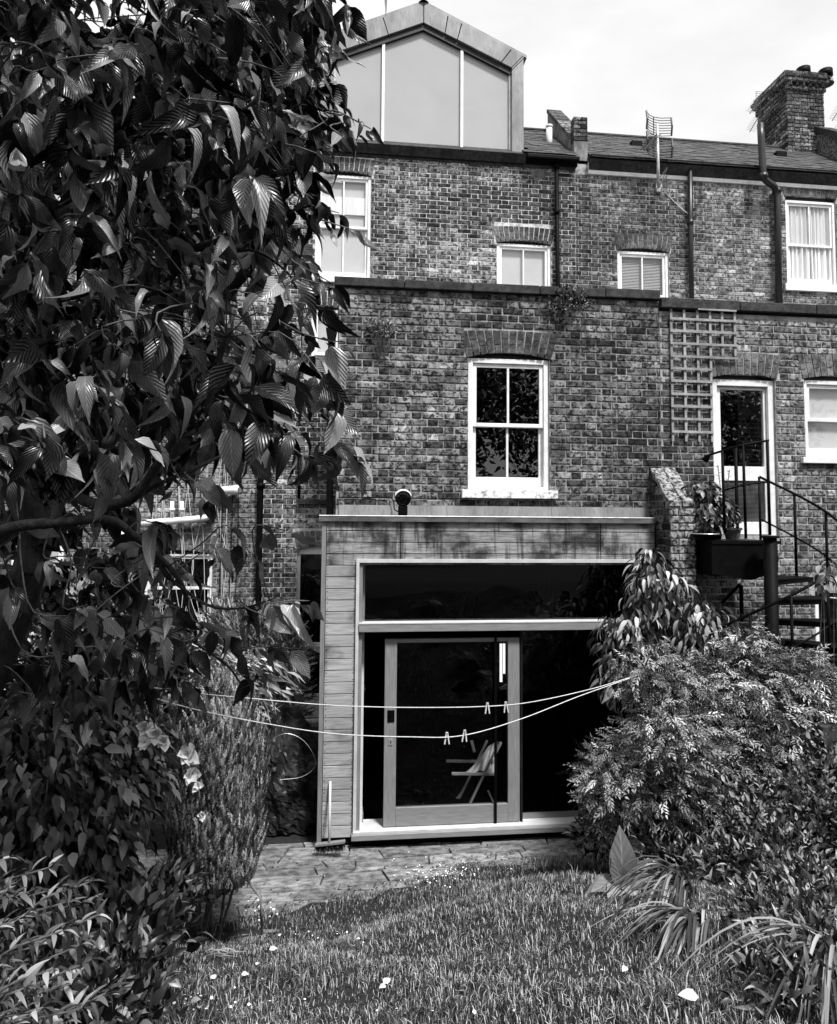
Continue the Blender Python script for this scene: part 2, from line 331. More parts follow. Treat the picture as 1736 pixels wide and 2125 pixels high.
def voussoirs(house, wall, x0, x1, zs, rise, y, ht=.235, n=None, mt=None, flare=.06):
    """segmental arch: springing at zs on x0 and x1, crown zs+rise; each voussoir tapers upward"""
    mt = mt or MT['gauged']; wd = x1-x0; n = n or int(round(wd/.076)); cx = (x0+x1)/2
    mb = []
    for i in range(n):
        def pt(t, top):
            s = 2*t-1; x = cx + s*(wd/2)*(1 + (flare*2/wd if top else 0)); z = zs+rise*(1-s*s)
            if top: z = zs+rise+ht - (.02)*(s*s)
            return x, z
        e = .085
        a, b = (i+e)/n, (i+1-e)/n
        yy = y-.006-random.random()*.004
        q = [pt(a, 0), pt(b, 0), pt(b, 1), pt(a, 1)]
        half = i % 2
        # two bricks per voussoir (long and short), joint alternating
        tsp = .62 if half else .36
        for lo, hi in ((0, tsp-.028), (tsp+.028, 1)):
            c = [(q[0][0]*(1-lo)+q[3][0]*lo, q[0][1]*(1-lo)+q[3][1]*lo), (q[1][0]*(1-lo)+q[2][0]*lo, q[1][1]*(1-lo)+q[2][1]*lo),
                 (q[1][0]*(1-hi)+q[2][0]*hi, q[1][1]*(1-hi)+q[2][1]*hi), (q[0][0]*(1-hi)+q[3][0]*hi, q[0][1]*(1-hi)+q[3][1]*hi)]
            MB().prism([(p[0], yy, p[1]) for p in c], (0, .1, 0)).build('brick', mt, wall)
def wall_mesh(name, house, u0, u1, v0, v1, holes, fn, mt, thick=.22):
    """fn(u, v, d) -> point; faces with openings and their reveals"""
    us = sorted({u0, u1, *[h[0] for h in holes], *[h[1] for h in holes]}); us = [u for u in us if u0 <= u <= u1]
    vs_ = sorted({v0, v1, *[h[2] for h in holes], *[h[3] for h in holes]}); vs_ = [v for v in vs_ if v0 <= v <= v1]
    def solid(i, j):
        if i < 0 or j < 0 or i >= len(us)-1 or j >= len(vs_)-1: return False
        u, v = (us[i]+us[i+1])/2, (vs_[j]+vs_[j+1])/2
        return not any(h[0] < u < h[1] and h[2] < v < h[3] for h in holes)
    m = MB()
    for i in range(len(us)-1):
        for j in range(len(vs_)-1):
            if not solid(i, j): continue
            a, b, c, d = us[i], us[i+1], vs_[j], vs_[j+1]
            m.quad(fn(a, c, 0), fn(b, c, 0), fn(b, d, 0), fn(a, d, 0)); m.quad(fn(b, c, thick), fn(a, c, thick), fn(a, d, thick), fn(b, d, thick))
            if not solid(i-1, j): m.quad(fn(a, c, thick), fn(a, c, 0), fn(a, d, 0), fn(a, d, thick))
            if not solid(i+1, j): m.quad(fn(b, c, 0), fn(b, c, thick), fn(b, d, thick), fn(b, d, 0))
            if not solid(i, j-1): m.quad(fn(a, c, thick), fn(b, c, thick), fn(b, c, 0), fn(a, c, 0))
            if not solid(i, j+1): m.quad(fn(a, d, 0), fn(b, d, 0), fn(b, d, thick), fn(a, d, thick))
    return m.build(name, mt, house)
def front(y): return (lambda u, v, d: (u, y+d, v)), (lambda u, v: Matrix.Translation((u, y, v)))
def side(x, sgn):                    # wall facing -X (sgn=-1) or +X
    fn = lambda u, v, d: (x - sgn*d, u, v)
    return fn, (lambda u, v: Matrix.Translation((x, u, v)) @ Matrix.Rotation(-math.pi/2 if sgn < 0 else math.pi/2, 4, 'Z'))
def join_instances(name, verts, faces, mats4, mt, parent, tones=None, uvs=None, kind='stuff', smooth_=False):
    """one mesh from many transformed copies of a template"""
    V = np.array(verts, float); n = len(V); M4 = np.array(mats4, float); k = len(M4)
    W = np.einsum('kij,nj->kni', M4[:, :3, :3], V) + M4[:, None, :3, 3]
    loops = np.concatenate([np.array(f) for f in faces]); lens = np.array([len(f) for f in faces])
    me = bpy.data.meshes.new(name); me.vertices.add(k*n); me.vertices.foreach_set('co', W.reshape(-1))
    AL = (loops[None, :] + (np.arange(k)*n)[:, None]).reshape(-1)
    me.loops.add(len(AL)); me.loops.foreach_set('vertex_index', AL.astype(np.int32))
    ls = np.tile(lens, k); st = np.concatenate([[0], np.cumsum(ls)[:-1]])
    me.polygons.add(len(ls)); me.polygons.foreach_set('loop_start', st.astype(np.int32))
    if smooth_: me.polygons.foreach_set('use_smooth', np.ones(len(ls), bool))
    me.update(calc_edges=True)
    t = tones if tones is not None else rng.random(k)
    a = me.attributes.new('tone', 'FLOAT', 'FACE'); a.data.foreach_set('value', np.repeat(t, len(lens)).astype(np.float32))
    if uvs is not None:
        ul = me.uv_layers.new(name='UVMap'); U = np.array([uvs[i] for i in loops]); ul.data.foreach_set('uv', np.tile(U, (k, 1)).reshape(-1).astype(np.float32))
    me.materials.append(mt); o = link(bpy.data.objects.new(name, me)); put(o, parent)
    if kind: o['kind'] = kind
    return o
def finish_bricks(limit=210):
    for house, lst in BR.items():
        def key(b):
            p = b[1].translation; x, y, k = proj(p)
            vis = 0 <= x <= IW and 0 <= y <= IH
            hid = x < 560 and y < 1450
            return (0 if vis and not hid else 1, k - b[2]*4)
        lst.sort(key=key); used = {}; n = 0; rest = {}
        for b in lst:
            wall, fr, wd, ht, mt, nm = b
            if n < limit and key(b)[0] == 0:
                o = link(bpy.data.objects.new(nm, brick_mesh(wd, ht, random.randrange(5), mt))); o.parent = wall
                o.matrix_basis = fr; n += 1
            else: rest.setdefault((wall.name, mt.name), []).append(b)
        for (wn, mn), bs in rest.items():
            VV = []; FF = []; T = []; off = 0
            for wall, fr, wd, ht, mt, nm in bs:
                v, f = brick_geo(wd, ht, random.randrange(10**6)); A = np.array(fr)
                VV.append(np.array(v) @ A[:3, :3].T + A[:3, 3]); FF += [tuple(i+off for i in q) for q in f]; off += len(v); T += [random.random()]*len(f)
            me = bpy.data.meshes.new('brick_courses'); me.from_pydata(np.concatenate(VV).tolist(), [], FF)
            a = me.attributes.new('tone', 'FLOAT', 'FACE'); a.data.foreach_set('value', T)
            me.materials.append(bs[0][4]); o = link(bpy.data.objects.new('brick_courses', me)); o.parent = bs[0][0]; o['kind'] = 'stuff'
# ================================================================== SETTING: ground
def build_ground():
    xs = np.concatenate([np.linspace(-60, -4, 12)[:-1], np.linspace(-4, 7, 67), np.linspace(7, 60, 12)[1:]])
    ys = np.concatenate([np.linspace(-60, 0, 12)[:-1], np.linspace(0, 9, 61), np.linspace(9, 60, 12)[1:]])
    V = [(float(x), float(y), gz(x, y) if y > -2 else 2.0) for y in ys for x in xs]; nx = len(xs)
    F = [(j*nx+i, j*nx+i+1, (j+1)*nx+i+1, (j+1)*nx+i) for j in range(len(ys)-1) for i in range(nx-1)]
    me = bpy.data.meshes.new('ground'); me.from_pydata(V, [], F); me.materials.append(MT['earth'])
    me.polygons.foreach_set('use_smooth', [True]*len(F))
    return tag(link(bpy.data.objects.new('ground', me)), kind='structure')
build_ground()
# patio: grit bed and irregular flagstones
pm = MB(); pm.box(-1.9, 3.3, 5.4, 7.12, -.1, .006); patio = pm.build('patio', MT['gravel']); patio['kind'] = 'structure'
def flag(poly, z):
    m = MB(); n = len(poly); cx = sum(p[0] for p in poly)/n; cy = sum(p[1] for p in poly)/n
    lo = [(cx+(p[0]-cx)*.975, cy+(p[1]-cy)*.92, -.02) for p in poly]; mi = [(cx+(p[0]-cx)*.975, cy+(p[1]-cy)*.92, z-.006) for p in poly]
    hi = [(cx+(p[0]-cx)*.955, cy+(p[1]-cy)*.86, z+random.uniform(-.003, .003)) for p in poly]
    m.v = lo+mi+hi; m.f = [tuple(range(2*n, 3*n))]
    for a in (0, n):
        for i in range(n): j = (i+1) % n; m.f.append((a+i, a+j, a+n+j, a+n+i))
    m.build('paving_stone', MT['stone'], patio)
rows = [5.45, 5.60, 5.78, 5.90, 6.06, 6.2, 6.31, 6.47, 6.58, 6.72, 6.86, 6.97, 7.1]
def rowy(j, x): return rows[j] + (.022*math.sin(x*2.3+j*1.9)+.014*math.sin(x*6.1+j*4.3) if 0 < j < len(rows)-1 else 0)
for j in range(len(rows)-1):
    x = -1.85; sk = 0
    while x < 3.2:
        w_ = random.uniform(.22, .72); x2 = min(x+w_, 3.25); sk2 = random.uniform(-.03, .03); xm = (x+x2)/2+random.uniform(-.05, .05)
        flag([(x+sk, rowy(j, x)), (xm, rowy(j, xm)), (x2+sk2, rowy(j, x2)), (x2-sk2, rowy(j+1, x2)), (xm, rowy(j+1, xm)), (x-sk, rowy(j+1, x))], .022+random.uniform(0, .014)); x, sk = x2, sk2
# ================================================================== windows
def sash(house, x0, x1, z0, z1, y, rise=.06, rec=.025, inner='blind', bars=1, split=.5, sill=True, glass='glass', fr=.05, mt='white', sillmt='sillp', name='window', sillw=.07, apron=0, label=None):
    """sliding sash window: outer box frame, two sashes with glazing bars, four or more panes, sill and what shows behind"""
    W = MT[mt]; ya = y+rec; m = MB()
    m.box(x0, x0+fr, ya, ya+.11, z0, z1); m.box(x1-fr, x1, ya, ya+.11, z0, z1)
    m.box(x0+fr, x1-fr, ya, ya+.11, z1-fr*.9, z1); m.box(x0+fr, x1-fr, ya, ya+.11, z0, z0+.03)
    win = m.build(name, W, house, label=label, bevel=.004)
    MB().box(x0, x1, ya+.03, ya+.09, z1+.001, z1+rise).build('shaded_head_board', MT['dark'], win)  # board coloured dark to carry the shadow of the gap under the arch
    zi0, zi1 = z0+.03, z1-fr*.9; zm = zi0+(zi1-zi0)*(1-split)
    xa, xb = x0+fr, x1-fr; s = .042
    for up in (1, 0):
        yy = ya+.025+(0 if up else .035); yy = ya+.02 if up else ya+.055
        a, b = (zm-.02, zi1) if up else (zi0, zm+.02)
        q = MB(); q.box(xa, xa+s, yy, yy+.034, a, b); q.box(xb-s, xb, yy, yy+.034, a, b)
        q.box(xa+s, xb-s, yy, yy+.034, b-(s if up else .04), b); q.box(xa+s, xb-s, yy, yy+.034, a, a+(.04 if up else .075+apron))
        q.build('sash', W, win, bevel=.003)
        g0, g1 = a+(.04 if up else .075+apron), b-(s if up else .04); n = bars+1; gw = (xb-xa-2*s)/n
        for k in range(1, n):
            MB().box(xa+s+gw*k-.011, xa+s+gw*k+.011, yy+.002, yy+.03, g0, g1).build('glazing_bar', W, win)
        for k in range(n):
            MB().box(xa+s+gw*k+(.011 if k else 0), xa+s+gw*(k+1)-(.011 if k < n-1 else 0), yy+.014, yy+.018, g0, g1).build('pane', MT[glass], win)
    if sill:
        MB().box(x0-.07, x1+.07, y-.055, y+rec+.02, z0-sillw, z0-.004).build('sill', MT[sillmt], win, bevel=.006)
    yb = ya+.082
    if inner == 'blind': MB().box(x0+.01, x1-.01, yb, yb+.01, z0, z1+rise).build('blind', MT['blind'], win)
    elif inner == 'halfblind':
        MB().box(x0+.01, x1-.01, yb, yb+.01, z0, z1+rise).build('blind', MT['blind'], win)
        MB().box(x0+.06, x1-.06, yb-.03, yb-.01, z0+(z1-z0)*.63, z0+(z1-z0)*.80).build('cloth_strip', MT['curtain'], win)
    elif inner == 'slats':
        m = MB(); z = z0+.02
        while z < z1: m.quad((x0+.06, yb-.012, z), (x1-.06, yb-.012, z), (x1-.06, yb+.006, z+.02), (x0+.06, yb+.006, z+.02)); z += .026
        m.build('blind_slats', MT['blind'], win, kind='stuff')
        MB().box(x0+.01, x1-.01, yb+.03, yb+.04, z0, z1+rise).build('blind', MT['blind'], win)
    elif inner == 'curtain':
        for (c0, c1) in ((x0+.05, (x0+x1)/2-.02), ((x0+x1)/2+.01, x1-.05)):
            m = MB(); n = 44
            for k in range(n+1):
                t = k/n; x = c0+(c1-c0)*t; d = .025*math.sin(t*31+c0)+.012*math.sin(t*67)
                m.v += [(x+.012*math.sin(t*9), yb+d, z1+rise), (x+.02*math.sin(t*7+1), yb+d*1.6, z0)]
            m.f = [(2*k, 2*k+1, 2*k+3, 2*k+2) for k in range(n)]
            m.build('curtain', MT['curtain'], win, smooth_=True)
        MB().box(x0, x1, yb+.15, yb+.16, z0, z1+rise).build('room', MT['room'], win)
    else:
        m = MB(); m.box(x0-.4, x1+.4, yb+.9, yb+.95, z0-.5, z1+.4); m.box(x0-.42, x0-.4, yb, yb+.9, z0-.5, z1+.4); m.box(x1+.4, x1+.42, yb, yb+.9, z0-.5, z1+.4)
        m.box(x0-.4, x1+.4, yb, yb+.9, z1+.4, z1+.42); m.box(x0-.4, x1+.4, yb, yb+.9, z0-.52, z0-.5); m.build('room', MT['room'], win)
    return win
def slates(part, o, du, dv, nrow, u0, u1, expo=.19, wid=.24, hole=None, mt='slate'):
    """slates laid on a slope: o origin, du along the eaves, dv up the slope (unit vectors)"""
    o, du, dv = Vector(o), Vector(du), Vector(dv); nn = du.cross(dv).normalized(); mats = []; near = []
    for r in range(nrow):
        x = u0 - (wid/2 if r % 2 else 0)
        while x < u1:
            a, b = max(x, u0)+.003, min(x+wid, u1)-.003; x += wid
            if b-a < .05: continue
            c = o + du*((a+b)/2) + dv*(r*expo) + nn*(.012+random.uniform(0, .008))
            sx = (b-a)
            B = Matrix((du*sx, dv, nn)).transposed().to_4x4(); B = Matrix.Translation(c) @ B @ Matrix.Rotation(random.uniform(-.012, .012), 4, 'Z') @ Matrix.Rotation(-.035, 4, 'X')
            if hole and hole(c): continue
            mats.append(B)
    v = [(-.5, 0, 0), (.5, 0, 0), (.5, expo+.05, 0), (-.5, expo+.05, 0), (-.5, 0, .008), (.5, 0, .008), (.5, expo+.05, .008), (-.5, expo+.05, .008)]
    f = [(0, 3, 2, 1), (4, 5, 6, 7), (0, 1, 5, 4), (1, 2, 6, 5), (2, 3, 7, 6), (3, 0, 4, 7)]
    me = bpy.data.meshes.new('slate'); me.from_pydata(v, [], f); me.materials.append(MT[mt])
    def key(B):
        x, y, k = proj(B.translation); return (0 if 0 < x < IW and 0 < y < IH else 1, k)
    mats.sort(key=key); nm = 290
    for B in mats[:nm]:
        o_ = link(bpy.data.objects.new('slate', me)); o_.parent = part; o_.matrix_basis = B
    if mats[nm:]: join_instances('slate_courses', v, f, [np.array(B) for B in mats[nm:]], MT[mt], part)
# ================================================================== the middle house
HA = thing('terraced_house', 'tall brick terraced house with glass gabled dormer on its roof', 'house', (1.5, HY, 0))
XL, XR = -1.15, 3.85                 # party lines of the middle house
aL = dict(x0=-.42, x1=.46, z0=6.98, z1=8.66); a2 = dict(x0=2.52, x1=3.43, z0=6.2, z1=7.68)
ast = dict(x0=-.45, x1=.02, z0=5.05, z1=6.45)
aD = dict(x0=-.61, x1=.35, z0=.1, z1=2.68)
aK = dict(x0=PX(300, 1200, HY), x1=PX(440, 1200, HY), z0=PZ(400, 1292, HY), z1=PZ(400, 1150, HY))
def openh(*ws, r=.07): return [(q['x0'], q['x1'], q['z0'], q['z1']+r) for q in ws]
def exbr(*ws, r=.07, ht=.235, m=.04):
    out = []
    for q in ws: out += [(q['x0'], q['x1'], q['z0']-.05, q['z1']+r), (q['x0']-m, q['x1']+m, q['z1'], q['z1']+r+ht)]
    return out
fn, pl = front(HY)
XCL = XL-.0
hA = openh(aL, a2, ast, aD)
wA = wall_mesh('rear_wall', HA, XCL, XR, -.2, 9.08, hA, fn, MT['mortar2'])
courses('A', wA, XCL, XR, -.15, 9.06, exbr(aL, a2, ast, aD), pl, MT['brickA'])
for q in (aL, a2, ast, aD): voussoirs('A', wA, q['x0']-.01, q['x1']+.01, q['z1'], .05, HY)
sash(HA, **aL, y=HY, rise=.07, inner='halfblind', label='tall white sash window with a pale blind', sillw=.1)
sash(HA, **a2, y=HY, rise=.07, inner='blind')
sash(HA, **ast, y=HY, rise=.07, inner='blind', bars=0)
def glazed_door(house, x0, x1, z0, z1, y):
    m = MB(); m.box(x0, x0+.05, y+.06, y+.16, z0, z1+.07); m.box(x1-.05, x1, y+.06, y+.16, z0, z1+.07); m.box(x0+.05, x1-.05, y+.06, y+.16, z1-.08, z1+.07)
    zt = z0+(z1-z0)*.42; m.box(x0+.05, x1-.05, y+.06, y+.15, zt, zt+.06)
    d = m.build('garden_door', MT['white'], house, bevel=.004)
    for a, b, zz0, zz1 in ((x0+.05, (x0+x1)/2, z0+.02, zt), ((x0+x1)/2, x1-.05, z0+.02, zt)):
        q = MB(); q.box(a+.003, a+.09, y+.08, y+.12, zz0, zz1); q.box(b-.09, b-.003, y+.08, y+.12, zz0, zz1); q.box(a+.09, b-.09, y+.08, y+.12, zz0, zz0+.35); q.box(a+.09, b-.09, y+.08, y+.12, zz1-.09, zz1)
        q.build('door_leaf', MT['pale'], d)
        MB().box(a+.09, b-.09, y+.098, y+.102, zz0+.35, zz1-.09).build('pane', MT['dglass'], d)
    MB().box(x0+.05, x1-.05, y+.1, y+.104, zt+.06, z1-.08).build('pane', MT['bglass'], d)
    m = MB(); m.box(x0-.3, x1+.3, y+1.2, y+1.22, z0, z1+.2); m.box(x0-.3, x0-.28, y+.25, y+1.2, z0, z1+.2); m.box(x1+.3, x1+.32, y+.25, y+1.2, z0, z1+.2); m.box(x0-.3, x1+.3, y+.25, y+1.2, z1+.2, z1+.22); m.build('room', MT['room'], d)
glazed_door(HA, **aD, y=HY)
# old bricked-up opening above the garden door: black stone sill and pipe beside it
MB().box(PX(617, 1040, HY), PX(700, 1040, HY), HY-.09, HY+.02, PZ(650, 1047, HY), PZ(650, 1036, HY)).build('stone_ledge', MT['coping'], HA, bevel=.004)
MB().tube([P(620, 1040, HY-.06), P(621, 940, HY-.06)], .022).build('thin_pipe', MT['black'], HA, smooth_=True)
# air brick near the eaves
m = MB(); ax0, ax1, az0, az1 = PX(1104, 365, HY), PX(1129, 365, HY), PZ(1116, 368, HY), PZ(1116, 355, HY)
m.box(ax0-.02, ax1+.02, HY-.012, HY, az0-.02, az1+.02)
for k in range(7): m.box(ax0+k*(ax1-ax0)/7, ax0+(k+.5)*(ax1-ax0)/7, HY-.022, HY-.013, az0, az1)
m.build('air_brick', MT['render'], HA)
# roof slope with slates either side of the dormer
RY, RZ, EZ = 12.4, 10.47, 9.16
sl = Vector((0, RY-HY+.15, RZ-EZ)).normalized()
def roof(house, x0, x1, nm='roof', mt='slate', hole=None):
    m = MB(); m.prism([(x0, HY-.15, EZ-.03), (x0, RY, RZ-.03), (x0, RY, RZ-.2), (x0, HY-.0, EZ-.2)], (x1-x0, 0, 0))
    m.prism([(x0, RY+.002, RZ-.03), (x0, RY+2.6, EZ), (x0, RY+2.6, EZ-.2), (x0, RY+.002, RZ-.2)], (x1-x0, 0, 0))
    rf = m.build(nm, MT['coping'], house)
    ln = math.hypot(RY-HY+.15, RZ-EZ)
    slates(rf, (0, HY-.16, EZ-.02), (1, 0, 0), sl, int(ln/.15)+1, x0, x1, expo=.15, hole=hole, mt=mt)
    MB().tube([(x0, RY, RZ+.0), (x1, RY, RZ+.0)], .05, 8).build('ridge_tiles', MT['coping'], rf)
    return rf
DX0, DX1, DXM = -.40, 2.96, 1.28
roof(HA, XL, XR, hole=lambda c: DX0-.05 < c.x < DX1+.05)
# ---- dormer
ZB, ZE, ZA = 9.03, 10.88, 11.64       # base, eaves, apex of the outline
fw = .20; IX0, IX1, IE, IA = DX0+.23, DX1-.2, 10.65, 11.30
m = MB(); yb = RY+1.2
m.prism([(DX0, HY+.02, ZB), (DX1, HY+.02, ZB), (DX1, HY+.02, ZE), (DXM, HY+.02, ZA-.02), (DX0, HY+.02, ZE)], (0, .02, 0)) if False else None
for xa, xb in ((DX0, DX0+.03), (DX1-.03, DX1)): m.box(xa, xb, HY+.02, yb, ZB, ZE-.02)
dor = m.build('dormer', MT['lead'], HA)
def roofside(xa, za, xb, zb, t=.05):
    q = MB(); q.prism([(xa, HY-.03, za), (xb, HY-.03, zb), (xb, HY-.03, zb+t), (xa, HY-.03, za+t)], (0, yb-HY, 0)); q.build('dormer_roof', MT['lead'], dor)
roofside(DX0-.04, ZE-.03, DXM, ZA); roofside(DXM, ZA, DX1+.06, ZE-.03)
MB().prism([(DX0, HY+1.2, ZB), (DX1, HY+1.2, ZB), (DX1, HY+1.2, ZE), (DXM, HY+1.2, ZA), (DX0, HY+1.2, ZE)], (0, .02, 0)).build('back_board', MT['blind'], dor)
# cladding panels round the outline, folded seams between them
def panel(a, b, c, d, dy=.0):
    MB().prism([(p[0], HY-.045-dy, p[1]) for p in (a, b, c, d)], (0, .07, 0)).build('cladding_panel', MT['lead'], dor, bevel=.005)
def lerp(a, b, t): return (a[0]+(b[0]-a[0])*t, a[1]+(b[1]-a[1])*t)
for (o0, o1, i0, i1, cuts) in (((DX0, ZE), (DXM, ZA), (IX0, IE), (DXM, IA), (0, .28, .6, 1)), ((DXM, ZA), (DX1, ZE), (DXM, IA), (IX1, IE), (0, .24, .38, .88, 1)),
                               ((DX0, ZB), (DX0, ZE), (IX0, ZB+.05), (IX0, IE), (0, .5, 1)), ((DX1, ZE), (DX1, ZB), (IX1, IE), (IX1, ZB+.05), (0, .03, 1))):
    for s, e in zip(cuts, cuts[1:]):
        g = .0035; panel(lerp(o0, o1, s+g), lerp(o0, o1, e-g), lerp(i0, i1, e-g), lerp(i0, i1, s+g), random.uniform(0, .008))
# dark soffit strips under the cladding, inside the reveal
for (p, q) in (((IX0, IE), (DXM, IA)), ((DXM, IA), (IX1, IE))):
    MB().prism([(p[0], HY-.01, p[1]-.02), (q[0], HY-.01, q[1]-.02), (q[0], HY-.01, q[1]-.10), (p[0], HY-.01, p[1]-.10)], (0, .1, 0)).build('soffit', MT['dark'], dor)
gt = .10
mx_ = [IX0, .63, 1.93, IX1]
def topz(x): return (IE+(IA-IE)*(x-IX0)/(DXM-IX0) if x < DXM else IA+(IE-IA)*(x-DXM)/(IX1-DXM)) - gt
for k in range(3):
    a, b = mx_[k]+.02, mx_[k+1]-.02
    poly = [(a, HY+.05, ZB+.06), (b, HY+.05, ZB+.06), (b, HY+.05, topz(b))] + ([(DXM, HY+.05, topz(DXM))] if a < DXM < b else []) + [(a, HY+.05, topz(a))]
    MB().prism(poly, (0, .02, 0)).build('glass_panel', MT['frost'], dor)
for x in mx_[1:3]: MB().prism([(x-.022, HY+.0, ZB+.06), (x+.022, HY+.0, ZB+.06), (x+.022, HY+.0, topz(x)+.0), (x-.022, HY+.0, topz(x)+.0)], (0, .06, 0)).build('mullion', MT['white'], dor)
for x in (IX0+.015, IX1-.015): MB().box(x-.018, x+.018, HY+.01, HY+.06, ZB+.06, topz(x)).build('mullion', MT['pale'], dor)
MB().box(DX0, DX1, HY-.06, HY+.06, ZB-.0, ZB+.05).build('dormer_sill', MT['lead'], dor, bevel=.004)
MB().box(DX0, DX1, HY-.05, HY+.0, ZB-.03, ZB-.004).build('dormer_base', MT['black'], dor)
m = MB(); m.tube([(DXM, HY, ZA+.02), (DXM, HY, ZA+.07), (DXM, HY, ZA+.09), (DXM, HY, ZA+.13), (DXM, HY, ZA+.15)], [.09, .03, .035, .03, .008], 10); m.build('finial', MT['black'], dor, smooth_=True)
# gutters
def gutter(house, x0, x1, z=9.12):
    m = MB(); m.box(x0, x1, HY-.2, HY-.085, z-.05, z+.03); m.box(x0, x1, HY-.085, HY-.002, z-.09, z-.02); m.build('gutter', MT['black'], house, bevel=.02)
gutter(HA, XL, DX0-.02, 9.10); gutter(HA, DX1+.02, XR+.02, 9.10)
def downpipe(house, pts, r, mt='black', cols=()):
    p = MB().tube(pts, r, 12).build('downpipe', MT[mt], house, smooth_=True)
    for c in cols: MB().tube([Vector(c)+Vector((0, 0, .04)), Vector(c)-Vector((0, 0, .04))], r*1.35, 12).build('collar', MT[mt], p, smooth_=True)
downpipe(HA, [P(1154, 335, HY-.08), P(1157, 600, HY-.08), P(1157, 700, HY-.08)], .035, cols=[P(1155, 440, HY-.08), P(1154, 345, HY-.08)])
downpipe(HA, [P(541, 700, HY-.08), P(541, 970, HY-.08), P(536, 1230, HY-.08), P(533, 1420, HY-.08)], .048, cols=[P(541, 1008, HY-.08)])
# parapet of the party wall, rendered side, brick coping, chimney flue beside it
m = MB(); px0, px1 = 3.83, 4.07
m.prism([(px0, HY+.16, 9.1), (px0, RY, RZ-.1), (px0, RY, RZ+.36), (px0, HY+.16, 9.62)], (px1-px0, 0, 0)); par = m.build('party_parapet', MT['render'], HA)
cl = Vector((0, RY-HY-.16, RZ+.36-9.62)); nb = 15
for k in range(nb):
    a = Vector((px0-.02, HY+.16, 9.62+.005)) + cl*((k+.04)/nb); b = Vector((px0-.02, HY+.16, 9.62+.005)) + cl*((k+.94)/nb); up = Vector((0, 0, .075+random.uniform(-.006, .006)))
    MB().prism([a, b, b+up, a+up], (px1-px0+.04, 0, 0)).build('brick', MT['brick'], par)
m = MB(); m.box(px0+.006, px1-.0, HY+.0, HY+.16, 9.1, 9.5); m.build('rendered_pier', MT['render'], par)
for k in range(6):
    for a, b in (((px0, px0+.11), (px0+.125, px1)) if k % 2 else ((px0, px1), (None, None))):
        if a is None: continue
    segs = ((px0, px0+.115), (px0+.125, px1)) if k % 2 else ((px0, px1),)
    for a, b in segs: MB().box(a, b, HY-.01, HY+.155, 9.505+k*.07, 9.565+k*.07).build('brick', MT['brick3'], par, bevel=.006)
m = MB(); fx = PX(1139, 270, 11.6); fy = 11.6; zb = PZ(1139, 285, fy); m.tube([(fx, fy, zb-.3), (fx, fy, zb+.19)], .055, 14); m.tube([(fx, fy, zb+.17), (fx, fy, zb+.21), (fx, fy, zb+.225)], [.062, .062, .03], 14)
m.build('flue_pipe', MT['wpipe'], HA, smooth_=True)
# ================================================================== the left house (seen through the tree)
HL = thing('terraced_house', 'left neighbouring brick house half hidden behind the big cherry tree', 'house', (-3.5, HY, 0))
lw1 = dict(x0=PX(45, 480, HY), x1=PX(130, 480, HY), z0=7.0, z1=8.6); lw2 = dict(x0=PX(395, 800, HY), x1=PX(470, 800, HY), z0=4.3, z1=5.7)
lw3 = dict(x0=PX(20, 1200, HY), x1=PX(130, 1200, HY), z0=1.6, z1=2.9)
hL = openh(lw1, lw3, aK)
wL = wall_mesh('rear_wall', HL, -7.2, XL-.004, -.2, 9.08, hL, fn, MT['mortar'])
courses('L', wL, -7.2, XL-.004, -.15, 9.06, exbr(lw1, lw3, aK), pl, MT['brick2'])
for q in (lw1, lw3): voussoirs('L', wL, q['x0']-.01, q['x1']+.01, q['z1'], .07, HY); sash(HL, **q, y=HY, rise=.07)
voussoirs('L', wL, aK['x0']-.01, aK['x1']+.01, aK['z1'], .06, HY); sash(HL, **aK, y=HY, rise=.06, inner='dark', bars=0, fr=.035)
gutter(HL, -7.2, XL-.01, 9.10); roof(HL, -7.2, XL-.01)
# white rendered side extension of the left house, peeping through the leaves
sx = thing('rendered_extension', 'low white rendered extension glimpsed through leaves at far left', 'building', (-4.2, 8.8, 0))
m = MB(); m.box(-5.6, PX(75, 1200, 8.8), 8.8, 10.9, -.2, PZ(60, 1215, 8.8)); m.build('wall', MT['wpipe'], sx)
m = MB(); m.box(-5.65, PX(78, 1200, 8.8), 8.72, 10.9, PZ(60, 1214, 8.8), PZ(60, 1200, 8.8)); m.build('flat_roof', MT['lead'], sx)
# ================================================================== the right house
HR = thing('terraced_house', 'right neighbouring brick house with long slate roof and chimney stack', 'house', (7.5, HY, 0))
r3 = dict(x0=4.57, x1=5.47, z0=6.2, z1=7.66); r4 = dict(x0=7.60, x1=8.54, z0=7.22, z1=8.72)
wR = wall_mesh('rear_wall', HR, XR+.004, 11.5, -.2, 9.16, openh(r3, r4), fn, MT['mortar3'])
courses('R', wR, XR+.004, 11.5, -.15, 8.92, exbr(r3, r4), pl, MT['brick2'], prow=1)
voussoirs('R', wR, r3['x0']-.02, r3['x1']+.02, r3['z1'], .05, HY, ht=.26); voussoirs('R', wR, r4['x0']-.02, r4['x1']+.02, r4['z1']+.04, .05, HY)
sash(HR, **r3, y=HY, rise=.07, inner='slats', label='short white window with a slatted blind')
sash(HR, **r4, y=HY, rise=.07, inner='curtain', label='white sash window with pale draped curtains', sillw=.12, split=.52, apron=.03, sillmt='white')
roof(HR, px1+.005, 11.5)
MB().box(px1, 11.5, HY-.03, HY-.002, 8.93, 9.13).build('fascia', MT['white'], HR)
m = MB(); m.box(px1, 11.5, HY-.16, HY-.04, 9.135, 9.215); m.build('gutter', MT['black'], HR, bevel=.02)
downpipe(HR, [P(1431, 335, HY-.08), P(1432, 470, HY-.08), P(1436, 700, HY-.08)], .04, 'gpipe', cols=[P(1432, 462, HY-.08)])
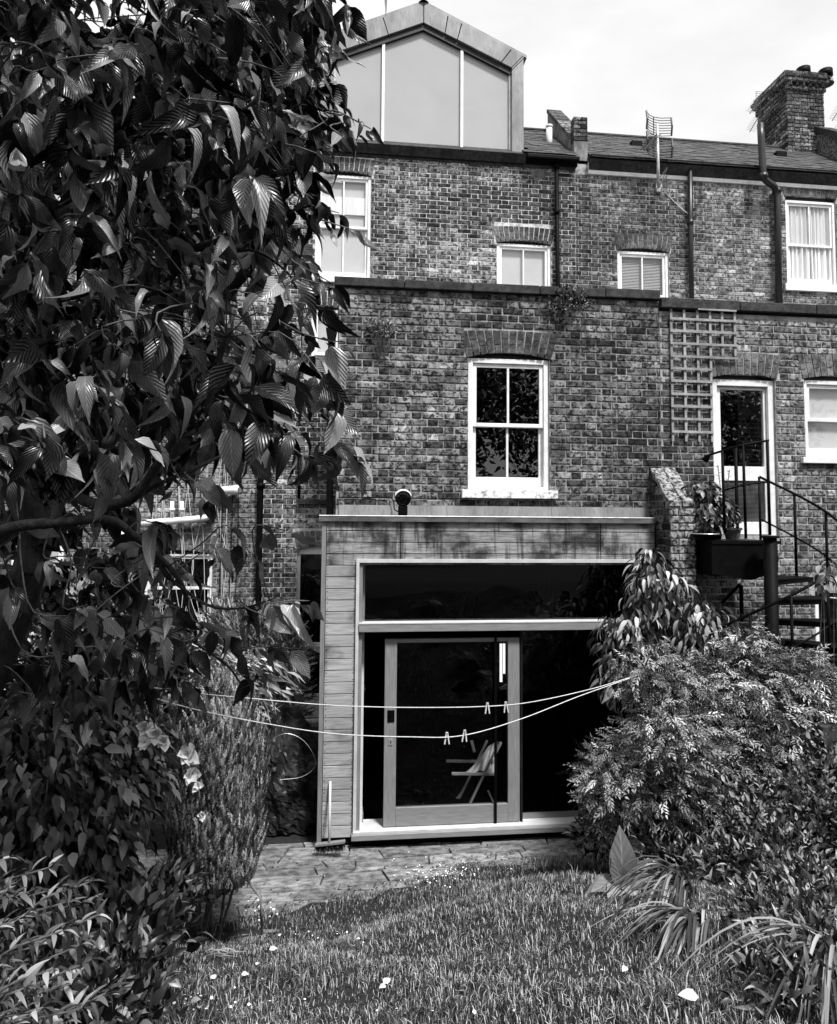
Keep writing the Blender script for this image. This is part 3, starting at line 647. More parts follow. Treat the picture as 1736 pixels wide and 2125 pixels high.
sp = [P(1577, 258, HY-.24), P(1580, 315, HY-.24), P(1583, 362, HY-.24), P(1590, 376, HY-.22), P(1604, 386, HY-.16), P(1611, 400, HY-.1), P(1613, 430, HY-.1), P(1617, 700, HY-.1)]
downpipe(HR, curve(sp[:2], 2)[:-1]+curve(sp[1:7], 5)[:-1]+[sp[6], sp[7]], .055, 'gpipe', cols=[P(1583, 366, HY-.24), P(1611, 397, HY-.1)])
# roof vents
for x, y in ((1312, 304), (1608, 325)):
    p = P(x, y, 11.9); MB().box(p.x-.1, p.x+.1, p.y-.2, p.y+.1, p.z-.15, p.z+.0).build('roof_vent', MT['black'], HR)
# chimney stack
def chimney():
    x0, x1, y0, y1 = 8.56, 9.34, 12.2, 13.15; zt = PZ(1655, 150, 12.2); z0 = 10.0
    core = MB().box(x0+.012, x1-.012, y0+.012, y1-.012, z0, zt-.06).build('chimney_stack', MT['mortar'], HR)
    band = zt-.36
    def ring(a, zz0, zz1, mt='brick'):
        courses('R', core, x0-a, x1+a, zz0, zz1, [], front(y0-a)[1], MT[mt]); courses('R', core, y0-a, y1+a, zz0, zz1, [], side(x0-a, -1)[1], MT[mt], prow=1)
        courses('R', core, y0-a, y1+a, zz0, zz1, [], side(x1+a, 1)[1], MT[mt], prow=1)
    z = math.floor(band/.075)*.075
    ring(0, z0, z)
    for k, a in ((0, .03), (1, .0), (2, .07), (3, .09), (4, .05)):
        zz = z+k*.075
        MB().box(x0-a+.01, x1+a-.01, y0-a+.01, y1+a-.01, zz, zz+.073).build('oversailing_course', MT['mortar'], core)
        if k == 1:                     # dog-tooth course: bricks set at an angle
            for j in range(6):
                c = x0+.06+j*(x1-x0-.1)/5; o = MB().box(-.05, .05, -.05, .05, 0, .068).build('brick', MT['brick3'], core); o.location = (c, y0-.0, zz); o.rotation_euler.z = math.pi/4
            for j in range(7):
                c = y0+.06+j*(y1-y0-.1)/6; o = MB().box(-.05, .05, -.05, .05, 0, .068).build('brick', MT['brick3'], core); o.location = (x0, c, zz); o.rotation_euler.z = math.pi/4
        else: ring(a, zz, zz+.075)
    zc = z+.375
    for (px, py) in ((1666, 150), (1712, 153)):
        c = PX(px, py, 12.45)
        m = MB(); m.tube([(c, 12.45, zc-.02), (c, 12.45, zc+.12), (c, 12.45, zc+.13), (c, 12.45, zc+.26)], [.12, .105, .135, .13], 16)
        q = m.build('chimney_pot', MT['black'], core, smooth_=True)
        MB().tube([(c, 12.45, zc-.03), (c, 12.45, zc+.06)], [.15, .125], 16).build('pot_flaunching', MT['render'], core)
    # parapet running down from the stack
    xa, xb = x1-.35, x1+.1; q = MB()
    A = [(9.15, HY+.2, 9.2), (9.15, 12.2, 10.3), (9.15, 12.2, PZ(1690, 275, 12.2)), (9.15, HY+.2, PZ(1736, 300, HY+.9)-.35)]
    q.prism(A, (.3, 0, 0)); pp = q.build('side_parapet', MT['brick'], HR)
    a, b = Vector(A[3]), Vector(A[2])
    for k in range(14):
        s, e = a.lerp(b, (k+.03)/14)-Vector((.03, 0, 0)), a.lerp(b, (k+.95)/14)-Vector((.03, 0, 0)); MB().prism([s, e, e+Vector((0, 0, .12)), s+Vector((0, 0, .12))], (.36, 0, 0)).build('coping_brick', MT['coping'], pp)
chimney()
# ================================================================== brick rear extension of the middle house
EX0, EX1 = -.02, 3.425
XA = thing('rear_extension', 'sooty brick extension with one dark sash window above the timber room', 'building', (1.7, EY, 0))
we = dict(x0=1.33, x1=2.20, z0=3.48, z1=4.86)
fe, pe = front(EY); wE = wall_mesh('front_wall', XA, EX0, EX1, 3.12, 5.545, openh(we, r=.06), fe, MT['mortar'])
courses('E', wE, EX0, EX1, 3.2, 5.54, exbr(we, r=.06, ht=.24), pe, MT['brick'])
voussoirs('E', wE, we['x0']-.02, we['x1']+.02, we['z1'], .06, EY, ht=.235, flare=.08)
sash(XA, **we, y=EY, rise=.06, inner='dark', glass='bglass', label='dark sash window reflecting trees', sillw=.09, fr=.055, apron=.03)
fs, ps = side(EX0, -1); wS = wall_mesh('side_wall', XA, EY+.221, HY-.01, -.2, 5.5, [], lambda u, v, d: (EX0+d, u, v), MT['mortar'])
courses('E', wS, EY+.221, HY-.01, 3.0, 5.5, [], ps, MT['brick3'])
MB().box(EX0+.01, EX1-.01, EY+.02, HY-.02, 5.42, 5.495).build('flat_roof', MT['lead'], XA)
x = EX0-.05
while x < EX1-.02:
    b = min(x+.72, EX1+.0); MB().box(x, b-.006, EY-.055, EY+.27, 5.548+random.uniform(0, .004), 5.645+random.uniform(-.006, .006)).build('coping_stone', MT['coping'], XA, bevel=.008); x += .72
downpipe(XA, [(EX0-.07, EY+.06, 5.0), (EX0-.07, EY+.06, 4.1), (EX0-.06, EY+.06, 3.2), (EX0-.06, EY+.06, 2.6)], .035)
MB().prism([(EX0-.13, EY-.0, 5.12), (EX0-.01, EY-.0, 5.12), (EX0-.035, EY-.0, 4.98), (EX0-.105, EY-.0, 4.98)], (0, .12, 0)).build('rain_hopper', MT['black'], XA)
# ================================================================== brick extension of the right house
XB = thing('rear_extension', 'brick extension of the right neighbour with trellis, white door and balcony', 'building', (5.5, EY, 0))
nd = dict(x0=4.02, x1=4.75, z0=3.02, z1=4.72); nw = dict(x0=5.09, x1=6.1, z0=3.88, z1=4.74); ng = dict(x0=PX(1692, 1290, EY), x1=PX(1800, 1290, EY), z0=1.2, z1=PZ(1700, 1240, EY))
BX0, BX1 = EX1+.004, 9.0
wB = wall_mesh('front_wall', XB, BX0, BX1, -.2, 5.44, openh(nd, nw, ng, r=.05), fe, MT['mortar3'])
courses('B', wB, BX0, BX1, .4, 5.42, exbr(nd, nw, ng, r=.05), pe, MT['brick2'], prow=1)
for q in (nd, nw): voussoirs('B', wB, q['x0']-.02, q['x1']+.02, q['z1']+.01, .05, EY)
sash(XB, **nw, y=EY, rise=.05, inner='blind', bars=0, label='white sash window with one wide pane per sash', sillmt='white')
sash(XB, **ng, y=EY, rise=.05, inner='dark', bars=0, fr=.03, sill=False)
x = BX0
while x < BX1:
    b = min(x+.9, BX1); MB().box(x, b-.006, EY-.06, EY+.27, 5.465, 5.575+random.uniform(-.008, .006)).build('coping_stone', MT['coping'], XB, bevel=.008); x += .9
MB().box(BX0+.01, BX1, EY+.02, HY-.02, 5.36, 5.44).build('flat_roof', MT['lead'], XB)
# the white half-glazed door
def white_door():
    q = nd; x0, x1, z0, z1 = q['x0'], q['x1'], q['z0'], q['z1']; y = EY; W = MT['white']
    m = MB(); m.box(x0, x0+.07, y+.03, y+.15, z0, z1); m.box(x1-.07, x1, y+.03, y+.15, z0, z1); m.box(x0+.07, x1-.07, y+.03, y+.15, z1-.07, z1); MB().box(x0, x1, y+.06, y+.14, z1+.001, z1+.05).build('shaded_head_board', MT['dark'], XB)  # the board over the door is darkened as the arch's shadow
    d = m.build('glazed_door', W, XB, bevel=.006)
    xa, xb = x0+.075, x1-.075; s = .075; zt = z1-.075; ya = y+.07
    m = MB(); m.box(xa, xa+s*.7, ya, ya+.05, z0+.01, zt); m.box(xb-s*.35, xb, ya, ya+.05, z0+.01, zt); gx0, gx1 = xa+s*.7, xb-s*.35
    zg = PZ(1540, 967, EY); zg2 = PZ(1540, 997, EY); zl = PZ(1540, 1083, EY)
    m.box(gx0, gx1, ya, ya+.05, zt-.03, zt); m.box(gx0, gx1, ya, ya+.05, zg2, zg); m.box(gx0, gx1, ya, ya+.05, z0+.01, zl)
    m.build('door_leaf', W, d, bevel=.004)
    MB().box(gx0, gx1, ya+.02, ya+.024, zg, zt-.03).build('pane', MT['bglass'], d)
    MB().box(gx0, gx1, ya+.02, ya+.03, zl, zg2).build('mesh_panel', MT['gpipe'], d)
    m = MB(); z = zl+.01
    while z < zg2-.01: m.box(gx0+.01, gx1-.01, ya+.012, ya+.019, z, z+.004); z += .014
    m.build('louvre_lines', MT['render'], d, kind='stuff')
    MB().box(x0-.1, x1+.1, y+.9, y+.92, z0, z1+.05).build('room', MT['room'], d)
white_door()
# ================================================================== timber garden room
T0, T1 = -.15, 3.27
TR = thing('garden_room', 'larch clad garden room with wide dark glazing and sliding door', 'building', (1.5, TY, 0))
ox0, ox1, oz0, oz1 = .22, 3.10, .12, 2.745
m = MB(); m.box(T0+.02, ox0-.004, TY+.025, TY+.12, .06, 3.16); m.box(ox0-.004, T1-.02, TY+.025, TY+.12, oz1+.0, 3.16); m.box(ox1+.004, T1-.02, TY+.025, TY+.12, .06, oz1)
SCR = MB(); core = m.build('backing_wall', MT['black'], TR)
def plank(a, b, z, h=.1055, mt='plank'):
    for x in (a+.018, b-.018):
        for zz in (z+.025, z+h-.018): SCR.tube([(x, TY+.001, zz), (x, TY-.0015, zz)], .004, 6)
    MB().box(a+.002, b-.002, TY+random.uniform(0, .003), TY+.024, z+.0035, z+h+.0035).build('plank', MT[mt], TR, bevel=.002)
pit = .1128; z = 3.165
for r in range(4):
    z -= pit
    for a, b in ((T0+.045, .625), (.63, 2.685), (2.69, T1)): plank(a, b, z, mt='plank_st')
while z > .14: z -= pit; plank(T0+.045, ox0-.03, z)
z2 = 2.73
while z2 > .14: z2 -= pit; plank(ox1+.03, T1, z2)
SCR.build('screws', MT['black'], TR, kind='stuff')
MB().box(T0, T0+.042, TY-.006, TY+.06, .05, 3.165).build('corner_trim', MT['frame'], TR)
for k in range(27): MB().box(T0+.003, T0+.02, TY+.062, EY+1.2, .05+k*.1128, .05+k*.1128+.108).build('plank', MT['plank'], TR)
m = MB(); m.box(T0-.03, 3.26, TY-.03, EY-.0, 3.185, 3.195); m.box(T0-.03, 3.26, TY-.034, TY-.03, 3.145, 3.197); m.build('roof_edge', MT['flash'], TR)
MB().tube([(T0-.03, TY-.032, 3.199), (3.26, TY-.032, 3.199)], .007, 8).build('drip_edge', MT['steel'], TR)
x = EX0+.03
while x < 3.25:
    b = min(x+1.1, 3.27); MB().prism([(x, EY-.002, 3.31), (x, EY-.012, 3.31), (x, EY-.035, 3.2), (x, EY-.002, 3.2)], (b-x-.004, 0, 0)).build('lead_flashing', MT['lead'], TR); x += 1.1
# opening lining and rails
m = MB(); fy0, fy1 = TY-.03, TY+.16
m.box(ox0-.03, ox0, fy0, fy1, oz0, oz1+.03); FR = m.build('opening_frame', MT['pale'], TR)
MB().box(ox0, ox0+.035, TY-.005, fy1, oz0+.05, oz1).build('jamb', MT['frame'], FR)
MB().box(ox0, 3.2, fy0, fy1, oz1-.004, oz1+.03).build('head', MT['pale'], FR)
MB().box(ox1, ox1+.035, fy0, fy1, oz0, oz1).build('jamb', MT['frame'], FR)
MB().box(ox0+.002, ox1, TY-.05, TY+.13, 2.07, 2.145).build('transom', MT['frameh'], FR, bevel=.003); MB().box(ox0+.002, ox1, TY-.054, TY+.1, 2.147, 2.157).build('transom_lip', MT['pale'], FR)
MB().box(ox0-.045, ox1+.03, TY-.075, TY+.24, .115, .165).build('threshold', MT['frameh'], FR, bevel=.004); MB().box(ox0-.03, ox1+.02, TY-.05, TY+.24, .166, .184).build('threshold_lip', MT['pale'], FR)
MB().box(ox0-.03, ox1, TY+.02, TY+.22, .02, .114).build('plinth', MT['black'], FR)
MB().box(ox0+.035, ox1, TY+.07, TY+.078, 2.157, oz1-.004).build('pane', MT['dglass'], FR)
# sliding door
dx0, dx1, dz0, dz1 = .485, 1.84, .19, 1.985; dy = TY+.03
m = MB(); m.box(dx0, dx0+.118, dy, dy+.05, dz0, dz1); sd_ = m.build('sliding_door', MT['frame'], TR, bevel=.003)
MB().box(dx1-.118, dx1, dy, dy+.05, dz0, dz1).build('door_stile', MT['frame'], sd_, bevel=.003)
MB().box(dx0+.119, dx1-.119, dy, dy+.05, dz0, dz0+.175).build('bottom_rail', MT['frameh'], sd_, bevel=.003)
MB().box(dx0+.119, dx1-.119, dy, dy+.05, dz1-.035, dz1).build('top_rail', MT['frameh'], sd_, bevel=.003)
MB().box(dx0+.119, dx1-.119, dy+.02, dy+.028, dz0+.175, dz1-.035).build('pane', MT['dglass'], sd_)
MB().box(1.58, 1.605, dy-.016, dy-.001, dz0-.0, 2.04).build('guide_bar', MT['black'], sd_)
MB().box(dx0+.03, dx0+.098, dy-.008, dy, 1.19, 1.30).build('lock_plate', MT['black'], sd_)
m = MB().box(dx0+.045, dx0+.085, dy-.006, dy, .965, 1.025).build('keyhole_plate', MT['chrome'], sd_)
m = MB(); m.tube([(dx0+.065, dy-.0065, 1.0), (dx0+.065, dy-.0075, 1.0)], .007, 10); m.box(dx0+.062, dx0+.068, dy-.0075, dy-.0065, .978, .998); m.build('keyhole', MT['black'], sd_)
# fixed pane to the right and its slim post
MB().box(dx1+.012, dx1+.03, TY+.03, TY+.09, .184, 2.07).build('slim_post', MT['dark'], FR)
MB().box(dx1+.03, ox1, TY+.095, TY+.103, .184, 2.07).build('pane', MT['dglass'], FR)
# the room behind
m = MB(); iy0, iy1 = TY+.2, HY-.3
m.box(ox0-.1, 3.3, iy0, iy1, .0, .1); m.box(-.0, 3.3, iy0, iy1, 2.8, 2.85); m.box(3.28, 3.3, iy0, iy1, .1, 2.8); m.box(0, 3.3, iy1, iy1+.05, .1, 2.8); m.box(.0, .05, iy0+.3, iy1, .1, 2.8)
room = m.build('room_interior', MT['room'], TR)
MB().box(.257, .285, TY+.162, iy0+.26, .105, 2.72).build('plaster_wall', MT['plaster'], room)
MB().box(.286, .296, TY+.165, iy0+.26, .105, .26).build('skirting', MT['frame'], room)
m = MB(); m.box(.286, .3, iy0+.18, iy0+.2, 1.38, 1.47); m.box(.3, .31, iy0+.16, iy0+.22, 1.42, 1.43); m.build('door_handle', MT['chrome'], room)
em = bpy.data.materials.new('reflection_glow'); em.use_nodes = True; eb = em.node_tree.nodes['Principled BSDF']; eb.inputs['Emission Color'].default_value = (1, 1, 1, 1); eb.inputs['Emission Strength'].default_value = 1.0; eb.inputs['Base Color'].default_value = (.8, .8, .8, 1)  # glowing material for an added strip that imitates a reflection
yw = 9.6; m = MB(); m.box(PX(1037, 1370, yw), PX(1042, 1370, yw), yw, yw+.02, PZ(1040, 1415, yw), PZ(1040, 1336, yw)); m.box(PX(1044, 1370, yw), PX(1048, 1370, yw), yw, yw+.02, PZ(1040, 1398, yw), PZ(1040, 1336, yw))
m.build('reflection_strip', em, room)  # added glowing panes imitating a bright reflection; no window stands here
MB().prism([P(1036, 1428, yw), P(1060, 1413, yw), P(1060, 1428, yw), P(1040, 1432, yw)], (0, .02, 0)).build('reflection_strip_foot', MT['white'], room)  # white sliver ending the added bright strip
# ================================================================== pier between the gardens
GW = thing('garden_wall', 'lichen covered brick boundary wall stub with sloping top between the gardens', 'wall', (3.42, 6.9, 0))
gx0, gx1, gy0, gy1 = 3.30, 3.57, 6.67, EY-.008; zn = PZ(1385, 1048, gy0)+.0; zf = 3.71
m = MB(); m.prism([(gx0+.01, gy0+.01, -.1), (gx0+.01, gy1, -.1), (gx0+.01, gy1, zf-.02), (gx0+.01, gy0+.01, zn-.02)], (gx1-gx0-.02, 0, 0)); wG = m.build('wall', MT['mortar'], GW)
courses('G', wG, gx0, gx1, .0, zn-.02, [], front(gy0)[1], MT['moss'])
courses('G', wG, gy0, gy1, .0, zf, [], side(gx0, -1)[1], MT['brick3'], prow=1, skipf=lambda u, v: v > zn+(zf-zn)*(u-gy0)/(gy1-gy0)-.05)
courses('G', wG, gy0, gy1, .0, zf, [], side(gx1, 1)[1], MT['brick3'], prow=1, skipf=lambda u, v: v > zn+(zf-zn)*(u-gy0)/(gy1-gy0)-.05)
for k in range(6):
    for j in range(2):
        a, b = (k+.04)/6, (k+.95)/6; xa = gx0-.01+j*(gx1-gx0+.02)/2; p = lambda t: (xa+random.uniform(-.004, .004), gy0-.01+(gy1-gy0)*t, zn+(zf-zn)*t-.015)
        pa, pb = Vector(p(a)), Vector(p(b)); up = Vector((0, 0, .05+random.uniform(-.01, .014))); MB().prism([pa, pb, pb+up, pa+up], ((gx1-gx0)/2-.004, 0, 0)).build('brick', MT['moss'], wG, bevel=.006)
# ================================================================== fixtures on the houses
def aerial_panel():
    Y = HY-.35; t = thing('tv_aerial', 'grid panel aerial on a short pole bracketed to the right house wall', 'aerial', P(1366, 385, HY))
    b0 = P(1366, 388, HY-.12); b1 = P(1365, 340, Y); top = P(1363, 258, Y)
    MB().tube([b0, P(1365, 372, Y), b1, top], .024, 10).build('pole', MT['steel'], t, smooth_=True)
    m = MB(); p = P(1366, 388, HY-.03); m.box(p.x-.05, p.x+.05, p.y-.02, p.y+.028, p.z-.09, p.z+.09)
    for dz in (-.05, .07): m.tube([(p.x-.045, p.y, p.z+dz), (p.x, Y, p.z+dz+.1), (p.x+.045, p.y, p.z+dz)], .012, 6)
    m.build('wall_bracket', MT['steel'], t)
    c = P(1363, 275, Y); s = Vector((.96, .28, 0)).normalized()
    for k, (za, zb, ox) in enumerate(((.02, .33, -.0), (-.35, -.02, .02))):
        m = MB(); n = 7
        for i in range(n+1):
            z = za+(zb-za)*i/n; pts = [c+s*(u*.26)+Vector((-.05*(1-u*u)+.05, -.09*(u*u)+.12, z)) for u in (-1, -.5, 0, .5, 1)]
            m.tube([Vector((q.x, q.y, q.z)) for q in pts], .006, 5)
        for u in (-1, 0, 1):
            q = c+s*(u*.26)+Vector((-.05*(1-u*u)+.05, -.09*u*u+.12, 0)); m.tube([q+Vector((0, 0, za)), q+Vector((.0, -.03 if u else 0, (za+zb)/2)), q+Vector((0, 0, zb))], .009 if u == 0 else .016, 5)
        m.build('reflector_grid', MT['gpipe'], t)
    a = c+Vector((0, 0, -.02)); b = P(1336, 312, Y-.7); m = MB(); m.tube([a, b], .012, 6); m.build('boom', MT['dark'], t)
    m = MB(); d = b-a
    for i in range(12):
        q = a+d*(.15+.85*i/12); w_ = .13-.003*i; e = Vector((.8, .2, .35)).normalized(); e2 = Vector((.8, .2, -.35)).normalized()
        m.tube([q-e*w_, q+e*w_], .0045, 4); m.tube([q-e2*w_, q+e2*w_], .0045, 4)
    m.build('dipole_rods', MT['gpipe'], t)
    MB().tube(curve([P(1369, 387, HY-.1), P(1385, 405, HY-.02), P(1405, 425, HY-.02), P(1428, 445, HY-.05)], 4), .008, 5).build('cable', MT['wpipe'], t)
aerial_panel()
def yagi(x, y, Y, label, base):
    t = thing('tv_aerial', label, 'aerial', P(base[0], base[1], Y))
    MB().tube([P(base[0], base[1], Y), P(x, y, Y)], .012, 6).build('pole', MT['dark'], t)
    for k, yy in enumerate((y, y+38)):
        q = P(x-k, yy, Y); m = MB()
        for dz in (-.05, 0, .05, .09): m.tube([q+Vector((-.09, 0, dz)), q+Vector((.09, 0, dz))], .0045, 4)
        for sx_ in (-.09, .09): m.tube([q+Vector((sx_, 0, -.05)), q+Vector((sx_, 0, .09))], .0045, 4)
        m.build('reflector', MT['dark'], t)
        e = P(x-22, yy+36, Y-.9); m = MB(); m.tube([q, e], .008, 5); m.build('boom', MT['dark'], t)
        m = MB()
        for i in range(9):
            c = q+(e-q)*(.25+.75*i/9); m.tube([c-Vector((.085, 0, -.02)), c+Vector((.085, 0, -.02))], .0035, 4)
        m.build('director_rods', MT['steel'], t)
yagi(1577, 200, 12.3, 'pair of small stacked aerials on a thin mast behind the soil pipe top', (1578, 300))
yagi(1748, 215, 12.6, 'small aerial cut off by the right picture edge beside chimney', (1748, 280))
# trellis: each lath is a part
def trellis():
    Y = EY-.045; t = thing('trellis', 'wooden square lattice trellis fixed to the brick wall beside the door', 'trellis', P(1440, 920, EY))
    def lath(a, b, w_=.026, yo=0):
        a, b = Vector(a), Vector(b); d = (b-a).normalized(); n = Vector((0, 1, 0)); s = d.cross(n).normalized()*w_/2; off = Vector((random.uniform(-.003, .003), yo, random.uniform(-.003, .003)))
        MB().prism([a-s+off, b-s+off, b+s+off, a+s+off], (0, .012, 0)).build('lath', MT['trell'], t)
    X0, X1, XT = 3.545, 3.99, 4.285; ZT, ZM, ZB_ = 5.50, 4.965, 4.02
    vx = [X0, X0+.15, X0+.30, X0+.445, X0+.59, X0+.735]
    for i, x in enumerate(vx):
        if i < 4: lath((x, Y+.014, ZB_), (x+.0, Y+.014, ZT))
        else: lath((x, Y+.014, ZM), (x, Y+.014, ZT))
    z = ZT-.01; k = 0
    while z > ZB_-.01:
        lath((X0-.015, Y, z), ((XT+.01) if z > ZM-.03 else X1+.01, Y, z-.002)); z -= .1365; k += 1
    lath((X0+.3, Y-.014, ZT-.035), (XT, Y-.014, ZT-.04), .02)
    MB().tube([P(1409, 925, EY-.03), P(1419, 985, EY-.1)], .005, 5).build('tied_cane', MT['trell'], t)
trellis()
# round bulkhead floodlight on the ledge
t = thing('wall_lamp', 'round black bulkhead floodlight with pale hood standing on the ledge', 'lamp', P(836, 1062, EY-.1))
c = P(836, 1034, EY-.17); ax = Vector((-.05, -1, -.18)).normalized(); m = MB()
m.tube([c-ax*.02, c+ax*.0, c+ax*.03, c+ax*.035], [.06, .078, .078, .064], 22); m.build('lamp_body', MT['black'], t, smooth_=True)
m = MB(); m.tube([c+ax*.036, c+ax*.04], [.062, .056], 20); m.build('lamp_glass', MT['bglass'], t)
m = MB()
for k in range(12):
    a0, a1 = math.pi*(.12+.76*k/12), math.pi*(.12+.76*(k+1)/12)
    e1 = Vector((1, -.05, 0)); e2 = Vector((0, -.18, 1)).normalized()
    p = [c+e1*math.cos(a)*r_+e2*math.sin(a)*r_+ax*o for a, r_, o in ((a0, .08, .04), (a1, .08, .04), (a1, .085, -.01), (a0, .085, -.01))]
    m.quad(*p)
hd = m.build('hood', MT['white'], t); s_ = hd.modifiers.new('s', 'SOLIDIFY'); s_.thickness = .006
m = MB(); m.box(c.x-.045, c.x+.045, c.y-.02, c.y+.06, c.z-.17, c.z-.07); m.build('bracket', MT['black'], t, bevel=.01)
MB().tube(curve([P(708, 1033, EY-.015), P(760, 1032, EY-.015), P(805, 1032, EY-.03), P(816, 1040, EY-.06), P(818, 1056, EY-.09), P(826, 1062, EY-.1)], 5), .006, 6).build('cable', MT['black'], t)
# white waste pipes and hanging cables on the left
def wastes():
    Y = HY-.12; t = thing('waste_pipes', 'white plastic waste pipes with an open socket end on left brick wall', 'pipe', P(258, 1165, HY))
    m = MB(); m.tube([P(497, 1016, Y-.05), P(488, 1017, Y), P(470, 1017, Y), P(425, 1022, Y)], [.075, .072, .06, .06], 14); m.build('socket_pipe', MT['wpipe'], t, smooth_=True)
    m = MB(); m.tube([P(498, 1016, Y-.056), P(497, 1016, Y-.051)], .045, 14); m.build('socket_hole', MT['render'], t)
    m = MB(); m.tube(curve([P(437, 1005, Y), P(438, 1040, Y), P(441, 1060, Y), P(432, 1072, Y), P(415, 1076, Y), P(360, 1081, Y), P(262, 1088, Y)], 5), .05, 12); m.build('main_pipe', MT['wpipe'], t, smooth_=True)
    m = MB(); m.tube([P(258, 1080, Y), P(256, 1200, Y), P(252, 1330, Y)], .055, 12); m.build('down_pipe', MT['wpipe'], t, smooth_=True)
    for x in (357, 377):
        m = MB(); m.tube([P(x, 1040, Y), P(x, 1076, Y)], .03, 10); m.tube([P(x, 1055, Y), P(x, 1060, Y)], .042, 10); m.build('branch_pipe', MT['wpipe'], t, smooth_=True)
wastes()
def cable(name, label, pts, r=.006, mt='black', cat='cable'):
    m = MB(); m.tube(curve(pts, 5), r, 5); o = m.build(name, MT[mt]); return tag(o, label, cat)
for k, x in enumerate((463, 484, 497)):
    cable('hanging_cable', ['thin black cable hanging left of the socket pipe end', 'thin black cable hanging between two others down the left wall', 'thin black cable nearest the black downpipe on the left wall'][k], [P(x, 900, HY-.06), P(x+random.uniform(-3, 3), 1000, HY-.05), P(x-3, 1100, HY-.05), P(x-9, 1260, HY-.05)])
# clotheslines with pegs
L1 = [(-30, 1312, 2.75), (140, 1388, 3.0), (340, 1430, 3.5), (560, 1453, 4.15), (700, 1464, 4.55), (850, 1468, 4.9), (1000, 1466, 5.2), (1100, 1457, 5.35), (1225, 1430, 5.5), (1312, 1404, 5.55)]
L2 = [(-30, 1330, 2.7), (180, 1402, 3.0), (385, 1467, 3.5), (560, 1503, 4.0), (700, 1523, 4.4), (850, 1529, 4.75), (960, 1526, 4.95), (1080, 1492, 5.15), (1200, 1445, 5.38), (1310, 1406, 5.55)]
for k, Ls in enumerate((L1, L2)):
    t = MB(); t.tube(curve([P(*q) for q in Ls], 8), .0034, 6)
    tag(t.build('clothesline', MT['rope'], smooth_=True), ['white clothesline, the upper of the two sagging across the sliding door', 'white clothesline, the lower of the two sagging across the sliding door'][k], 'clothesline', 'clotheslines')
def peg(p, label, tilt):
    t = thing('clothes_peg', label, 'peg', p, 'pegs on the clotheslines')
    for s in (-1, 1):
        m = MB(); m.bar(p+Vector((s*.004, 0, .018)), p+Vector((s*.016+tilt, 0, -.062)), .008, .009); m.build('peg_half', MT['peg'], t)
    MB().box(p.x-.008, p.x+.008, p.y-.006, p.y+.006, p.z+.006, p.z+.016).build('spring', MT['steel'], t)
peg(P(1011, 1463, 5.21), 'pale clothes peg, left one on the upper clothesline', .0); peg(P(1049, 1461, 5.28), 'pale clothes peg, right one on the upper clothesline', .004)
peg(P(927, 1525, 4.9), 'pale clothes peg, left one on the lower clothesline', .0); peg(P(964, 1520, 4.95), 'pale clothes peg, right one on the lower clothesline', -.003)
# broom leaning by the corner
t = thing('broom', 'long handled broom with dark bristles leaning against the larch corner', 'broom', P(683, 1755, 6.8))
h0, h1 = P(683, 1747, 6.76), P(685, 1621, TY-.02)
MB().tube([h0, h1], .012, 8).build('handle', MT['pale'], t, smooth_=True)
a, b = P(654, 1753, 6.8), P(715, 1746, 6.72); m = MB(); m.bar(a, b, .05, .022); m.build('broom_head', MT['frame'], t, bevel=.003)
m = MB()
for i in range(220):
    s = random.random(); p = a.lerp(b, s)+Vector((0, random.uniform(-.02, .02), -.01)); q = p+Vector((random.uniform(-.02, .02), random.uniform(-.02, .02), -.085)); w_ = Vector((.003, 0, 0)); n = len(m.v)
    m.v += [tuple(p-w_), tuple(p+w_), tuple(q)]; m.f.append((n, n+1, n+2))
m.build('bristles', MT['black'], t, kind='stuff')
# tarpaulin-covered heap in the side return
def heap():
    c = P(600, 1640, 7.6); m = MB(); nu, nv = 64, 40; rr = random.Random(3)
    for j in range(nv+1):
        v = j/nv
        for i in range(nu):
            a = 2*math.pi*i/nu; f = 1+.10*math.sin(a*3+v*4)+.07*math.sin(a*7+v*9)+.05*math.sin(a*11-v*6)
            f *= 1+.05*math.sin(a*17+v*23)+.05*math.sin(v*19+a*2)
            rad = (.28+.06*v) if v > .4 else .28*math.sqrt(v/.4)*.97
            if v == 0: rad = .001
            f *= 1+.035*math.sin(a*29-v*31)*math.sin(v*37+a*5)+.08*math.sin(a*2+v*7); z = 1.12*(1-v)+.09*math.sin(a*2+1)*(1-v)+.03*math.sin(a*9+v*14)*(1-v)
            f *= 1+rr.uniform(-.035, .035); m.v.append((c.x+.03-.10*(1-v)+math.cos(a)*rad*f*1.1, c.y+math.sin(a)*rad*f, max(z+rr.uniform(-.008, .008), .02)))
    for j in range(nv):
        for i in range(nu):
            k = (i+1) % nu; m.f.append((j*nu+i, (j+1)*nu+i, (j+1)*nu+k, j*nu+k))
    o = m.build('covered_barbecue', MT['tarp']); tag(o, 'dark heap under a crumpled tarpaulin in the gap left of the timber room', 'cover')
heap()
cable('wire_loop', 'thin pale wire hoop in front of the dark tarpaulin heap', [P(555, 1540, 7.1), P(590, 1522, 7.1), P(625, 1533, 7.1), P(650, 1565, 7.1), P(652, 1592, 7.1), P(625, 1612, 7.1), P(580, 1618, 7.1)], .0025, 'steel', 'wire')
